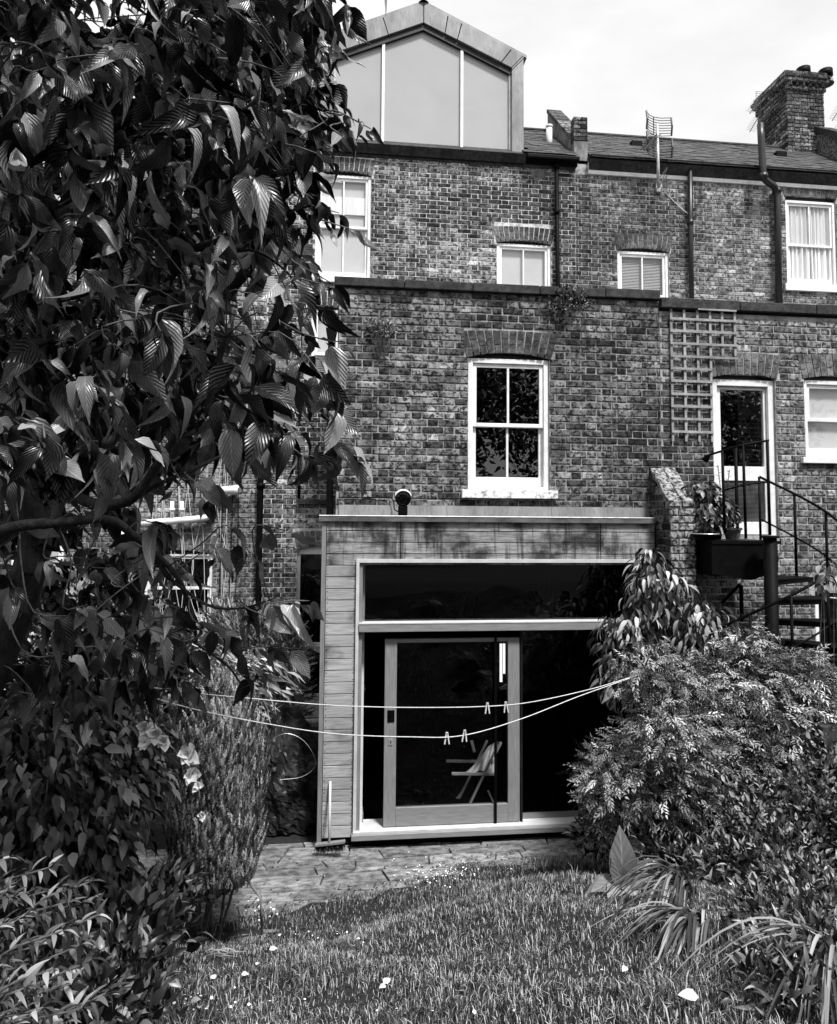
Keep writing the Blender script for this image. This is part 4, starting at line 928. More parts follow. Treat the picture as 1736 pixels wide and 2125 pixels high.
# folding chair with a cloth inside the room
def chair():
    Y = 7.45; t = thing('folding_chair', 'folding wooden chair with pale cloth over it behind the door glass', 'chair', (P(990, 1680, Y).x, Y, .1))
    a, b = P(937, 1605, Y), P(1028, 1606, Y); W = MT['pale']
    MB().bar(a, b, .03, .022).build('seat_rail', W, t); MB().bar(a+Vector((0, .38, .0)), b+Vector((0, .38, 0)), .03, .022).build('seat_rail', W, t)
    for dy in (0, .38):
        MB().bar(P(958, 1702, Y)+Vector((0, dy, 0)), P(1026, 1560, Y)+Vector((0, dy, 0)), .02, .02).build('leg', W, t)
    MB().bar(P(942, 1665, Y+.38), P(958, 1643, Y+.38), .018, .018).build('leg', W, t); MB().bar(P(1035, 1690, Y), P(1012, 1640, Y), .018, .018).build('leg', W, t)
    MB().bar(P(1026, 1566, Y), P(1039, 1540, Y), .035, .02).build('back_post', W, t)
    MB().bar(P(978, 1537, Y+.38), P(984, 1560, Y+.38), .03, .02).build('back_post', W, t)
    m = MB(); nx, nz = 14, 10
    for j in range(nz+1):
        v = j/nz
        for i in range(nx+1):
            u = i/nx; xl = 963+(1012-963)*(v**.75); xr = 1027+6*v; yy = 1603-66*v*(.82+.18*u) + (4*math.sin(u*9) if j == 0 else 0)
            p = P(xl+(xr-xl)*u, yy, Y+.02+.05*math.sin(u*14+v*3)+.2*v); m.v.append(tuple(p))
    for j in range(nz):
        for i in range(nx): k = j*(nx+1)+i; m.f.append((k, k+1, k+nx+2, k+nx+1))
    o = m.build('cloth', MT['cloth'], smooth_=True); tag(o, 'crumpled pale cloth draped on the folding chair behind the glass', 'cloth')
chair()
# ================================================================== balcony and spiral stair
def balcony():
    t = thing('balcony', 'black iron balcony deck with curved handrail outside the white door', 'balcony', (4.1, 6.8, 3.0)); B = MT['black']
    y0, y1 = 6.42, EY-.07; x0, x1 = 3.60, P(1600, 1110, 6.5).x; z = 2.985
    MB().box(x0, x1+.05, y0, y1, z-.03, z).build('deck', B, t)
    MB().prism([(x0, y0+.01, z-.03), (x1, y0+.01, z-.03), (x1, y0+.01, z-.3), (x0+.4, y0+.01, z-.38), (x0, y0+.01, z-.32)], (0, .02, 0)).build('fascia_plate', B, t)
    MB().box(x0, x0+.03, y0+.03, y1, z-.33, z-.03).build('side_plate', B, t); MB().box(x1, x1+.03, y0+.03, y1, z-.3, z-.03).build('side_plate', B, t)
    for y in (6.6, 6.8, 6.95): MB().box(x0+.03, x1, y, y+.03, z-.2, z-.03).build('joist', B, t)
    MB().box(x0+.03, x1, y0+.03, y1, z-.34, z-.33).build('underside_boarding', B, t)
    Y = 6.45; r_ = curve([P(1471, 944, 6.9), P(1498, 936, 6.6), P(1540, 924, Y), P(1594, 914, Y)], 6)
    MB().tube(r_, .012, 8).build('handrail', B, t, smooth_=True)
    MB().tube(curve([P(1500, 1018, 6.55), P(1545, 1006, Y), P(1594, 1000, Y)], 5), .010, 8).build('mid_rail', B, t, smooth_=True)
    for (xa, ya, xb, yb_) in ((1498, 936, 1503, 1108), (1541, 923, 1547, 1118), (1591, 914, 1597, 1110)):
        MB().tube([P(xa, ya, Y), P(xb, yb_, Y)], .014, 8).build('post', B, t, smooth_=True)
    MB().tube([P(1470, 945, 6.9), P(1462, 955, 6.95)], [.02, .04], 8).build('rail_end', B, t)
    MB().tube([P(1537, 1215, 6.8), P(1539, 1290, 6.8)], .02, 8).build('support_post', B, t); MB().tube([P(1497, 1252, 6.9), P(1535, 1212, 6.8)], .016, 8).build('brace', B, t)
balcony()
def stair():
    c = P(1600, 1250, 6.25); cx, cy = c.x, c.y; B = MT['black']
    t = thing('spiral_staircase', 'black iron spiral staircase winding down from the balcony at right', 'staircase', (cx, cy, 0))
    MB().tube([(cx, cy, -.1), (cx, cy, 3.02)], .062, 16).build('newel_post', B, t, smooth_=True); MB().tube([(cx, cy, 3.02), (cx, cy, 3.04)], .085, 16).build('newel_cap', B, t)
    rad = .64; n = 15; st = R(29); a0 = R(50)
    for k in range(n):
        z = 2.80-.182*k; a = a0-k*st
        m = MB(); pts = [(cx+.05*math.cos(a+st/2), cy+.05*math.sin(a+st/2))]; pts = [(cx+.06*math.cos(a-.3), cy+.06*math.sin(a-.3)), (cx+.06*math.cos(a+st+.3), cy+.06*math.sin(a+st+.3))]
        pts += [(cx+rad*math.cos(a+st*(1.08-q*.27)), cy+rad*math.sin(a+st*(1.08-q*.27))) for q in range(5)]
        m.prism([(x, y, z) for x, y in pts], (0, 0, .012)); m.build('tread', B, t)
        q = MB(); p1, p2 = Vector((cx+.06*math.cos(a), cy+.06*math.sin(a), z-.0)), Vector((cx+rad*math.cos(a), cy+rad*math.sin(a), z-.0))
        q.prism([p1-Vector((0, 0, .05)), p2-Vector((0, 0, .03)), p2, p1], (0.004, .004, 0)); q.build('tread_edge', B, t)
        if k < 11:
            e = Vector((cx+rad*math.cos(a+st*.5), cy+rad*math.sin(a+st*.5), z)); MB().tube([e-Vector((0, 0, .03)), e+Vector((0, 0, .84))], .013, 8).build('baluster', B, t, smooth_=True)
    def rail(dz, nm, r_):
        pts = []
        for i in range(0, 70):
            a = a0+st*.5 - i*st/6; z = 2.80-.182*i/6+dz; pts.append((cx+rad*math.cos(a), cy+rad*math.sin(a), z))
        MB().tube(pts, r_, 8).build(nm, B, t, smooth_=True)
    rail(.84, 'handrail', .013); rail(.40, 'mid_rail', .009)
    p = Vector((cx+rad*math.cos(a0+st*1.2), cy+rad*math.sin(a0+st*1.2), 2.75)); MB().tube([p, p+Vector((0, 0, 1.2))], .018, 8).build('end_post', B, t, smooth_=True)
stair()
# plant pots on the deck
def pot(name, label, c, r, h, mt='terra'):
    t = thing(name, label, 'pot', c, 'pots on the balcony'); m = MB(); c = Vector(c); z = Vector((0, 0, 1))
    m.tube([c, c+z*h*.8, c+z*h*.8, c+z*h, c+z*h, c+z*h*.86], [r*.72, r*.95, r*1.08, r*1.1, r*.96, r*.9], 18, cap=True); m.build('pot_body', MT[mt], t); return t
pA = P(1519, 1106, 6.62); pot('plant_pot', 'small terracotta pot with seedlings nearest the door on the balcony', (pA.x, 6.62, 2.99), .085, .12)
pB = P(1483, 1106, 6.72); pot('plant_pot', 'dark pot holding the tall leafy plant on the balcony', (pB.x, 6.75, 2.99), .10, .16, 'black')
pC = P(1463, 1106, 6.6); t = pot('shallow_bowl', 'shallow dark bowl with a pale rim at the balcony left end', (pC.x+.0, 6.6, 2.99), .13, .055, 'black')
m = MB(); m.tube([(pC.x+.13*math.cos(a), 6.6+.13*math.sin(a), 3.048) for a in [i*math.pi/10 for i in range(21)]], .006, 6, cap=False); m.build('rim', MT['steel'], t)
# garden fences either side, mostly hidden by planting
def fence(name, label, x, y0, y1, h):
    t = thing(name, label, 'fence', (x, y0, gz(x, y0))); y = y0; k = 0
    while y < y1:
        g = gz(x, y); MB().box(x-.012, x+.012, y, y+.142, g-.1, g+h+random.uniform(-.01, .01)).build('board', MT['fence'], t)
        if k % 12 == 0: MB().box(x-.05 if x < 0 else x+.013, x-.013 if x < 0 else x+.1, y, y+.09, g-.1, g+h+.06).build('post', MT['fence'], t)
        y += .148; k += 1
fence('board_fence', 'dark vertical board fence behind the left shrubs', -2.9, 1.0, 10.8, 1.5)
fence('board_fence', 'dark board fence running behind the bamboo at right', 3.55, 3.2, 6.6, .75)
p = P(1722, 1545, 4.9); m = MB(); m.box(p.x-.09, p.x+.12, 4.86, 4.98, p.z-.9, p.z+.14); tag(m.build('fence_post', MT['fence'], bevel=.004), 'weathered square post top poking out of the bushes at right edge', 'post')
# ================================================================== planting
def leaf_geo(n=6, w=.25, fold=.18, curl=.25, tip=1.0, wave=.0, seed=0):
    """one leaf: length 1 along +X, folded along its midrib; UV u along, v across (-1..1)"""
    r = random.Random(seed); V = []; U = []; F = []
    for i in range(n+1):
        t = i/n; hw = w*(math.sin(math.pi*min(1, t**.75))**.85)*(1-.25*t) if 0 < t < 1 else 0.0
        if tip and t > .8: hw *= .75
        z = -curl*t*t; x = t*(1-.25*curl*t)
        dz = fold*hw + wave*math.sin(t*11+seed)*hw
        V += [(x, -hw, z+dz), (x, 0, z), (x, hw, z+fold*hw - wave*math.sin(t*9+seed)*hw)]; U += [(t, -hw/w), (t, 0), (t, hw/w)]
    for i in range(n):
        a = 3*i; F += [(a, a+1, a+4, a+3), (a+1, a+2, a+5, a+4)]
    return V, F, U
def leaf_objmesh(name, geo, mt):
    V, F, U = geo; me = bpy.data.meshes.new(name); me.from_pydata(V, [], F); me.materials.append(mt)
    me.polygons.foreach_set('use_smooth', [True]*len(F)); ul = me.uv_layers.new(name='UVMap')
    li = [v for f in F for v in f]; ul.data.foreach_set('uv', [c for i in li for c in U[i]]); return me
def frame(p, d, nrm, L, roll=0):
    d = Vector(d).normalized(); n = Vector(nrm); n = (n-d*n.dot(d)); n = n.normalized() if n.length > 1e-4 else d.orthogonal().normalized()
    s = n.cross(d); M_ = Matrix((d, s, n)).transposed().to_4x4()
    return Matrix.Translation(p) @ M_ @ Matrix.Rotation(roll, 4, 'X') @ Matrix.Scale(L, 4)
def rv(): return Vector((random.gauss(0, 1), random.gauss(0, 1), random.gauss(0, 1))).normalized()
def finish_leaves(root, frames, geos, mt, nsingle, nm='leaf', joined='foliage'):
    fr = []
    for M_ in frames:
        x, y, k = proj(M_.translation); vis = -20 < x < IW+20 and -20 < y < IH+20
        fr.append((0 if vis else 1, k/ max(M_.to_scale().x, 1e-4), M_))
    fr.sort(key=lambda q: (q[0], q[1])); ms = [leaf_objmesh(nm, g, mt) for g in geos]
    W = Matrix.Translation(root.location).inverted()
    for i, q in enumerate(fr[:nsingle]):
        o = link(bpy.data.objects.new(nm, ms[i % len(ms)])); o.parent = root; o.matrix_basis = W @ q[2]
    rest = fr[nsingle:]
    for gi, g in enumerate(geos):
        sub = [np.array(q[2]) for q in rest[gi::len(geos)]]
        if sub: join_instances(joined, g[0], g[1], sub, mt, root, uvs=g[2], smooth_=True)
def inside(poly, x, y):
    c = False; n = len(poly)
    for i in range(n):
        x1, y1 = poly[i]; x2, y2 = poly[(i+1) % n]
        if (y1 > y) != (y2 > y) and x < (x2-x1)*(y-y1)/(y2-y1)+x1: c = not c
    return c
# ---- the cherry tree
M_cherry = leaf_mat('cherry_leaf', .002, .34, .32, vein=8, spec=.35, pw_=4)
CG = [leaf_geo(8, .25, .35, .3, wave=.16, seed=1), leaf_geo(8, .19, .55, .8, wave=.14, seed=2), leaf_geo(8, .27, .25, .4, wave=.3, seed=3), leaf_geo(8, .2, .8, 1.0, wave=.2, seed=4), leaf_geo(8, .25, .1, -.1, wave=.25, seed=5), leaf_geo(8, .17, .9, .6, wave=.3, seed=6)]
crown = [(-80, -80), (660, -80), (665, 30), (655, 60), (640, 130), (625, 215), (610, 260), (600, 320), (580, 360), (575, 430), (560, 520), (590, 600), (605, 640), (630, 700), (635, 790), (615, 850), (590, 900), (560, 870), (490, 880), (430, 930), (400, 900), (350, 960), (250, 1000), (120, 980), (60, 1010), (-80, 1010)]
CT = thing('cherry_tree', 'large dark cherry tree with drooping ribbed leaves filling the upper left', 'tree', (-1.9, 2.6, gz(-1.9, 2.6)))
TYc = 2.6
tr = curve([(-1.75, TYc, gz(-1.75, TYc)-.1), P(40, 1250, TYc), P(45, 1000, TYc), P(75, 700, TYc), P(130, 520, TYc), P(190, 300, TYc+.1), P(290, 120, TYc+.2), P(380, -60, TYc+.3)], 6)
MB().tube(tr, [.062-.04*i/(len(tr)-1) for i in range(len(tr))], 14).build('trunk', MT['bark'], CT, smooth_=True)
limbs = []
def limb(pts, r0, r1, n=6):
    c = curve(pts, n); limbs.append(c)
    # knobbly bark rings of a cherry
    MB().tube(c, [(r0+(r1-r0)*i/(len(c)-1))*(1+.08*math.sin(i*2.7)) for i in range(len(c))], 10).build('branch', MT['bark'], CT, smooth_=True)
limb([P(60, 900, 2.6), P(160, 1030, 2.5), P(264, 1040, 2.4), P(330, 960, 2.35), P(400, 850, 2.3), P(440, 780, 2.25), P(470, 700, 2.2)], .022, .009)
limb([P(-60, 1120, 2.2), P(40, 1092, 2.2), P(120, 1085, 2.2), P(225, 1078, 2.25), P(275, 1110, 2.3), P(310, 1140, 2.35), P(350, 1200, 2.4)], .019, .009)
limb([P(110, 1085, 2.2), P(128, 1040, 2.2), P(160, 1000, 2.22), P(220, 930, 2.25), P(250, 870, 2.3)], .013, .006)
limb([P(300, 1130, 2.35), P(370, 1200, 2.4), P(400, 1290, 2.45), P(408, 1330, 2.5)], .011, .005)
limb([P(264, 1040, 2.4), P(340, 1000, 2.4), P(430, 960, 2.45), P(490, 930, 2.5)], .010, .004)
limb([P(310, 570, 2.6), P(360, 540, 2.55), P(400, 515, 2.5), P(450, 500, 2.45), P(500, 460, 2.45), P(515, 400, 2.4)], .016, .006)
limb([P(100, 800, 2.6), P(230, 700, 2.6), P(290, 590, 2.6), P(320, 480, 2.6), P(300, 420, 2.6)], .016, .006)
limb([P(480, 480, 2.45), P(560, 470, 2.4), P(600, 440, 2.35), P(640, 428, 2.3)], .007, .004)
limb([P(400, 520, 2.5), P(520, 520, 2.45), P(590, 560, 2.4), P(615, 600, 2.35)], .006, .003)
limb([P(190, 300, 2.7), P(330, 200, 2.6), P(440, 130, 2.5), P(560, 80, 2.4)], .02, .006)
limb([P(290, 120, 2.8), P(420, 160, 2.6), P(540, 200, 2.4), P(640, 220, 2.3), P(700, 240, 2.25)], .016, .004)
limb([P(130, 520, 2.6), P(60, 400, 2.5), P(20, 250, 2.3), P(-20, 100, 2.2)], .03, .01)
limb([P(45, 1000, 2.6), P(-10, 850, 2.4), P(-40, 700, 2.2)], .02, .01)
limb([P(350, 1200, 2.4), P(430, 1255, 2.4), P(500, 1262, 2.4), P(560, 1245, 2.4)], .006, .003)
limb([P(400, 1330, 2.5), P(470, 1380, 2.5), P(500, 1420, 2.5)], .005, .003)
allp = [p for l in limbs for p in l] + list(tr)
LF = []; TW = MB()
def cluster(c, n, L, out=None, stem=True, droop=.55, spread=1.1):
    c = Vector(c); out = Vector(out) if out else Vector((random.uniform(-.4, 1), random.uniform(-1, .5), random.uniform(-.5, .2)))
    out.normalize(); tw = random.uniform(.05, .14)
    if stem:
        q = min(allp, key=lambda p: (p-c).length)
        if (q-c).length < .9:
            mid = q.lerp(c, .55)+Vector((random.uniform(-.04, .04), random.uniform(-.04, .04), random.uniform(0, .06))); TW.tube(curve([q, mid, c, c+out*tw], 3), [.0024]*9+[.0012], 5)
    for k in range(n):
        t = k/max(1, n-1); b = c + out*tw*t
        a = k*2.4+random.random(); side_ = Vector((math.cos(a), math.sin(a), 0))*random.uniform(.4, 1)*spread
        d = out*.5+side_*.8+Vector((0, 0, -droop*random.uniform(.5, 1.5)))
        nr = Vector((0, 0, 1))+rv()*.7
        pet = d.normalized()*.018; l = L*random.uniform(.5, 1.2)
        LF.append(frame(b+pet, d, nr, l, random.uniform(-.5, .5)))
def visible_in(poly, n, ya, yb, L, cl=(4, 7), **k):
    i = 0
    xs = [p[0] for p in poly]; ys = [p[1] for p in poly]
    while i < n:
        x, y = random.uniform(min(xs), max(xs)), random.uniform(min(ys), max(ys))
        if not inside(poly, x, y): continue
        Y = ya+(yb-ya)*random.random()
        cluster(P(x, y, Y), random.randint(*cl), L, stem=random.random() < .3, **k); i += 1
visible_in(crown, 430, 2.6, 3.8, .15, cl=(5, 9))
visible_in(crown, 150, 1.75, 2.45, .13)
visible_in([(300, -80), (670, -80), (668, 60), (640, 160), (610, 260), (530, 420), (480, 420)], 150, 2.1, 3.0, .12)
visible_in([(-80, 600), (300, 600), (330, 950), (200, 1090), (-80, 1090)], 120, 2.5, 3.4, .13)
visible_in([(-80, 1040), (330, 1060), (300, 1200), (380, 1330), (330, 1440), (-80, 1440)], 120, 2.5, 3.4, .12)
visible_in([(-80, -80), (640, -80), (640, 200), (560, 300), (540, 480), (300, 620), (-80, 900)], 170, 2.6, 3.6, .13)
# outer sprays that break the outline, each where a branch tip carries it
for (x, y, Y, n, L) in ((700, 45, 2.3, 5, .1), (690, 100, 2.3, 6, .1), (672, 180, 2.3, 6, .11), (700, 235, 2.2, 6, .09), (730, 232, 2.15, 5, .075), (712, 262, 2.15, 6, .09), (650, 285, 2.2, 6, .12), (620, 345, 2.2, 6, .13),
    (655, 395, 2.2, 5, .09), (670, 425, 2.2, 7, .085), (690, 455, 2.2, 4, .08), (600, 420, 2.3, 5, .11), (640, 545, 2.2, 6, .1), (655, 580, 2.2, 5, .1), (600, 520, 2.3, 6, .11), (560, 470, 2.3, 6, .11), (620, 620, 2.2, 5, .12), (650, 690, 2.1, 6, .13),
    (680, 760, 2.1, 6, .13), (690, 830, 2.1, 5, .13), (690, 900, 2.1, 6, .13), (660, 950, 2.15, 6, .12), (600, 930, 2.2, 6, .13), (560, 900, 2.2, 6, .13), (510, 900, 2.2, 5, .12), (415, 1010, 2.3, 4, .11), (370, 990, 2.3, 4, .12), (300, 1080, 2.3, 3, .11),
    (470, 1090, 2.3, 3, .13), (440, 1130, 2.4, 3, .11), (530, 1090, 2.3, 3, .12), (555, 1250, 2.2, 5, .12), (600, 1245, 2.25, 4, .12), (500, 1255, 2.3, 4, .1), (430, 1290, 2.3, 4, .11), (400, 1285, 2.3, 4, .1), (480, 1350, 2.4, 4, .11), (540, 1340, 2.4, 4, .1), (495, 1400, 2.4, 4, .11), (520, 1380, 2.4, 4, .1),
    (380, 1330, 2.4, 5, .12), (350, 1390, 2.4, 4, .11), (300, 1300, 2.4, 5, .12), (250, 1330, 2.4, 5, .12), (130, 1260, 2.2, 5, .12), (70, 1270, 2.2, 5, .13), (180, 1290, 2.2, 5, .12), (330, 1430, 2.4, 4, .12), (270, 1200, 2.5, 5, .11), (180, 1170, 2.5, 5, .11), (90, 1150, 2.4, 5, .11), (20, 1200, 2.3, 5, .12),
    (40, 870, 1.8, 5, .13), (90, 880, 1.8, 5, .13), (10, 900, 1.8, 4, .13), (150, 860, 1.9, 4, .12), (240, 640, 1.9, 4, .1), (230, 600, 1.9, 4, .1), (510, 210, 1.9, 6, .13), (440, 240, 1.9, 5, .12), (450, 120, 1.9, 6, .12), (620, 300, 1.9, 4, .12), (240, 110, 1.8, 5, .11), (150, 120, 1.8, 5, .12), (70, 150, 1.8, 5, .12), (330, 30, 1.8, 5, .1),
    (230, 1210, 2.3, 5, .12), (330, 1240, 2.4, 5, .12), (150, 1340, 2.4, 5, .12), (60, 1360, 2.4, 6, .12), (250, 1400, 2.5, 5, .12), (360, 1160, 2.5, 4, .11)):
    cluster(P(x-(28 if x > 600 and y < 1050 else 0), y, Y), n, L, out=(random.uniform(.2, 1), random.uniform(-.6, .3), random.uniform(-.5, .1)))
for _ in range(3000):            # the crown goes on above the picture and shades what hangs below it
    d = rv(); p = Vector((-1.5+d.x*1.75*random.uniform(.4, 1), 2.7+d.y*1.7*random.uniform(.4, 1), 5.35+d.z*.95)); x, y, k = proj(p)
    if x > -50 and y > -60: continue
    LF.append(frame(p, (d.x, d.y, -.5), Vector((0, 0, 1))+rv()*.5, .17))
TW.build('twigs', MT['twig'], CT, smooth_=True, kind='stuff')
finish_leaves(CT, LF, CG, M_cherry, 296)
# ---- generic bushes
def blob_pts(blobs, n, shell=.55):
    out = []; ws = [b[1][0]*b[1][1]*b[1][2] for b in blobs]; tot = sum(w_**.67 for w_ in ws)
    for (c, r_), w_ in zip(blobs, ws):
        for _ in range(int(n*(w_**.67)/tot)):
            d = rv(); f = 1-(random.random()**1.6)*shell*1.5
            f = max(.1, f)*(1+.13*math.sin(d.x*5+c[0]*9)*math.sin(d.z*6+d.y*4))
            p = Vector(c)+Vector((d.x*r_[0], d.y*r_[1], d.z*r_[2]))*f
            if p.z > gz(p.x, p.y)+.02: out.append((p, d))
    return out
def bush(name, label, cat, blobs, n, L, geos, mt, dirf, nsingle=0, stems=0, stemr=.01, group=None, nm='leaf', shell=.55, nrm=None, stemmt='twig'):
    cx = sum(b[0][0] for b in blobs)/len(blobs); cy = sum(b[0][1] for b in blobs)/len(blobs); g = gz(cx, cy)
    t = thing(name, label, cat, (cx, cy, g), group); fr = []
    for p, d in blob_pts(blobs, n, shell):
        fr.append(frame(p, dirf(p, d), (nrm(p, d) if nrm else d+Vector((0, 0, .8))+rv()*.5), L*random.uniform(.6, 1.25), random.uniform(-.4, .4)))
    finish_leaves(t, fr, geos, mt, nsingle, nm)
    if stems:
        m = MB()
        for i in range(stems):
            b = random.choice(blobs); d = rv(); e = Vector(b[0])+Vector((d.x*b[1][0], d.y*b[1][1], abs(d.z)*b[1][2]))*random.uniform(.5, .95)
            s = Vector((cx+(e.x-cx)*.3+random.uniform(-.08, .08), cy+(e.y-cy)*.3, 0)); s.z = gz(s.x, s.y)-.03
            mid = s.lerp(e, .55)+Vector((random.uniform(-.06, .06), random.uniform(-.06, .06), .08))
            c = curve([s, mid, e], 5); m.tube(c, [stemr*(1-.75*k/(len(c)-1)) for k in range(len(c))], 5)
        m.build('stems', MT[stemmt], t, smooth_=True, kind='stuff')
    return t
def BG(x, y, r_):
    p = G(x, y); return ((p.x, p.y, p.z+.06), (r_, r_, .06+r_*.5))
def B(x, y, Y, rx, ry, rz): return (tuple(P(x, y, Y)), (rx, ry, rz))
out_down = lambda p, d: Vector((d.x, d.y, d.z*.3-.7))+rv()*.5
out_up = lambda p, d: d+Vector((0, 0, .7))+rv()*.55
up = lambda p, d: Vector((d.x*.35, d.y*.35, 1))+rv()*.28
side_arch = lambda p, d: Vector((d.x+.2, d.y*.7-.2, .15*d.z-.05))+rv()*.45
G_nar = [leaf_geo(3, .12, .3, .3, tip=0, seed=5), leaf_geo(3, .10, .3, .6, tip=0, seed=6)]
G_med = [leaf_geo(4, .24, .35, .3, seed=7), leaf_geo(4, .28, .25, .15, wave=.1, seed=8), leaf_geo(4, .2, .4, .55, seed=9)]
G_lan = [leaf_geo(5, .15, .4, .35, seed=10), leaf_geo(5, .13, .3, .7, seed=11)]
def spray(n=7, w=.055, seed=0, l=.42):
    """a twig with narrow leaflets either side, built as one small piece"""
    r = random.Random(seed); V = []; F = []; U = []
    def lf(b, ang, ll, up_):
        d = Vector((math.cos(ang), math.sin(ang), up_)).normalized(); s = Vector((-d.y, d.x, 0)).normalized()*w
        k = len(V); e = Vector(b)+d*ll; m_ = Vector(b)+d*ll*.45+Vector((0, 0, .03))
        V.extend([tuple(b), tuple(m_-s), tuple(e-Vector((0, 0, .06))), tuple(m_+s)]); U.extend([(0, 0), (.5, -1), (1, 0), (.5, 1)]); F.append((k, k+1, k+2, k+3))
    for i in range(n):
        t = .12+.8*i/n; b = (t, 0, -.15*t*t); lf(b, (1 if i % 2 else -1)*r.uniform(.5, 1.0), l*(1-.35*t)*r.uniform(.8, 1.2), r.uniform(-.25, .3))
    lf((.9, 0, -.14), 0, .35, -.1)
    k = len(V); V.extend([(0, -.008, 0), (0, .008, 0), (1, .004, -.15), (1, -.004, -.15)]); U.extend([(0, 0)]*4); F.append((k, k+1, k+2, k+3))
    return V, F, U
G_spr = [spray(7, .05, 1), spray(8, .04, 2), spray(6, .06, 3)]
G_ndl = [spray(9, .07, 4, .26), spray(10, .06, 5, .24)]
M_dk = leaf_mat('glossy_dark_leaf', .002, .30, .34, spec=.3, pw_=3); M_md = leaf_mat('mid_leaf', .004, .34, .4, spec=.3, pw_=3); M_lt = leaf_mat('light_leaf', .03, .34, .45, vein=0)
M_fine = leaf_mat('fine_leaf', .004, .58, .5, pw_=2.2); M_ndl = leaf_mat('needle_leaf', .02, .5, .6, spec=.1, pw_=1.6); M_cl = leaf_mat('climber_leaf', .006, .45, .4); M_gr = leaf_mat('grass_blade', .012, .52, .6, spec=.1, pw_=2.2); M_str = leaf_mat('strap_leaf', .03, .36, .4)
bush('climbing_shrub', 'evergreen climber with long drooping leaves piled over the brick pier', 'shrub',
     [B(1370, 1235, 6.45, .36, .25, .34), B(1310, 1320, 6.4, .34, .28, .32), B(1450, 1310, 6.3, .38, .3, .34), B(1370, 1400, 6.3, .4, .3, .35), B(1345, 1165, 6.6, .17, .13, .15), B(1290, 1400, 6.35, .22, .2, .25)], 2300, .15, G_lan, M_cl, out_down, 290, 14, .012)
bush('nandina', 'big feathery bush with fine narrow leaves covering the right of the lawn', 'shrub',
     [B(1460, 1470, 5.6, .6, .5, .42), B(1560, 1440, 5.5, .5, .5, .33), B(1650, 1470, 5.5, .45, .5, .33), B(1340, 1600, 5.5, .42, .5, .38), B(1270, 1620, 5.4, .28, .3, .25), B(1480, 1620, 5.4, .6, .5, .4), B(1620, 1560, 5.3, .5, .5, .45), B(1720, 1530, 5.3, .4, .5, .42), B(1350, 1400, 5.7, .3, .3, .25), B(1545, 1345, 5.6, .22, .2, .22), B(1650, 1400, 5.4, .25, .3, .22), B(1250, 1700, 5.6, .15, .2, .2), B(1400, 1530, 5.2, .4, .3, .3)],
     15000, .115, G_spr, M_fine, side_arch, 0, 34, .012, nm='spray')
bush('tangled_shrub', 'loose shrub with small pale leaves at the right edge below the post', 'shrub',
     [B(1700, 1680, 4.4, .3, .35, .3), B(1640, 1780, 4.2, .3, .3, .22), B(1560, 1700, 4.6, .22, .3, .3), B(1730, 1600, 4.6, .2, .3, .25)], 2600, .05, G_med, M_md, out_up, 60, 26, .005)
_ev = bush('clipped_evergreen', 'tall dense fine needled evergreen bush left of the patio', 'shrub',
     [B(448, 1610, 5.5, .37, .42, .66), B(440, 1500, 5.6, .34, .4, .34), B(448, 1740, 5.4, .34, .36, .38), B(445, 1790, 5.4, .26, .3, .22), B(400, 1590, 5.5, .28, .3, .5)], 36000, .08, G_ndl, M_ndl, up, 0, 10, .014, nm='spray', nrm=lambda p, d: d+rv()*.4)
_c = P(455, 1610, 5.55); _m = MB(); _m.tube([_c+Vector((.02*math.sin(i*2), .05, z)) for i, z in enumerate((-.62, -.45, -.1, .2, .45, .6))], [.02, .16, .25, .26, .18, .04], 14); _m.build('inner_twigs', MT['bark'], _ev, smooth_=True)
bush('arching_grass_bush', 'pale bush of arching fine strands above the dense evergreen', 'shrub',
     [B(450, 1400, 6.4, .42, .4, .22), B(560, 1400, 6.6, .2, .25, .2), B(370, 1380, 6.6, .3, .3, .2), B(460, 1450, 6.3, .4, .3, .2)], 3000, .17, G_nar, leaf_mat('pale_strand', .04, .5, .5), lambda p, d: Vector((1, -.3, -.35))+rv()*.4, 0, 8, .01)
bush('wall_shrub', 'fine leaved shrub growing up the terrace wall behind the evergreen', 'shrub',
     [B(590, 1370, 8.6, .3, .35, .55), B(560, 1440, 8.2, .45, .4, .5), B(520, 1330, 9.0, .4, .4, .4), B(480, 1300, 9.6, .5, .4, .3)], 6500, .1, G_ndl, M_fine, out_up, 0, 12, .014, nm='spray')
bush('back_shrub', 'tangled mixed shrub filling the left background under the cherry branches', 'shrub',
     [B(80, 1400, 5.5, .8, .6, .5), B(250, 1420, 5.4, .6, .5, .42), B(150, 1280, 6.5, .9, .6, .5), B(20, 1550, 5, .6, .5, .5), B(330, 1360, 6.2, .4, .4, .35)], 5200, .085, G_med, M_md, out_up, 0, 20, .012)
bush('camellia', 'dark glossy leaved shrub in the left foreground below the clotheslines', 'shrub',
     [B(165, 1640, 3.6, .44, .4, .36), B(60, 1640, 3.4, .45, .4, .36), B(215, 1720, 3.8, .26, .35, .3), B(110, 1760, 3.4, .36, .35, .28), B(290, 1590, 3.9, .17, .25, .16), B(20, 1500, 3.6, .4, .4, .3), B(220, 1520, 3.9, .32, .35, .25)], 3300, .085, G_med, M_dk, out_down, 200, 24, .009)
bush('spreading_shrub', 'low dark leafy plant at the lawn edge below the camellia', 'shrub',
     [B(350, 1855, 3.6, .13, .2, .10), B(290, 1890, 3.3, .24, .25, .13), B(250, 1950, 2.9, .28, .25, .14), B(200, 2080, 2.5, .25, .25, .13)], 1500, .07, G_med, M_dk, out_up, 40, 14, .005)
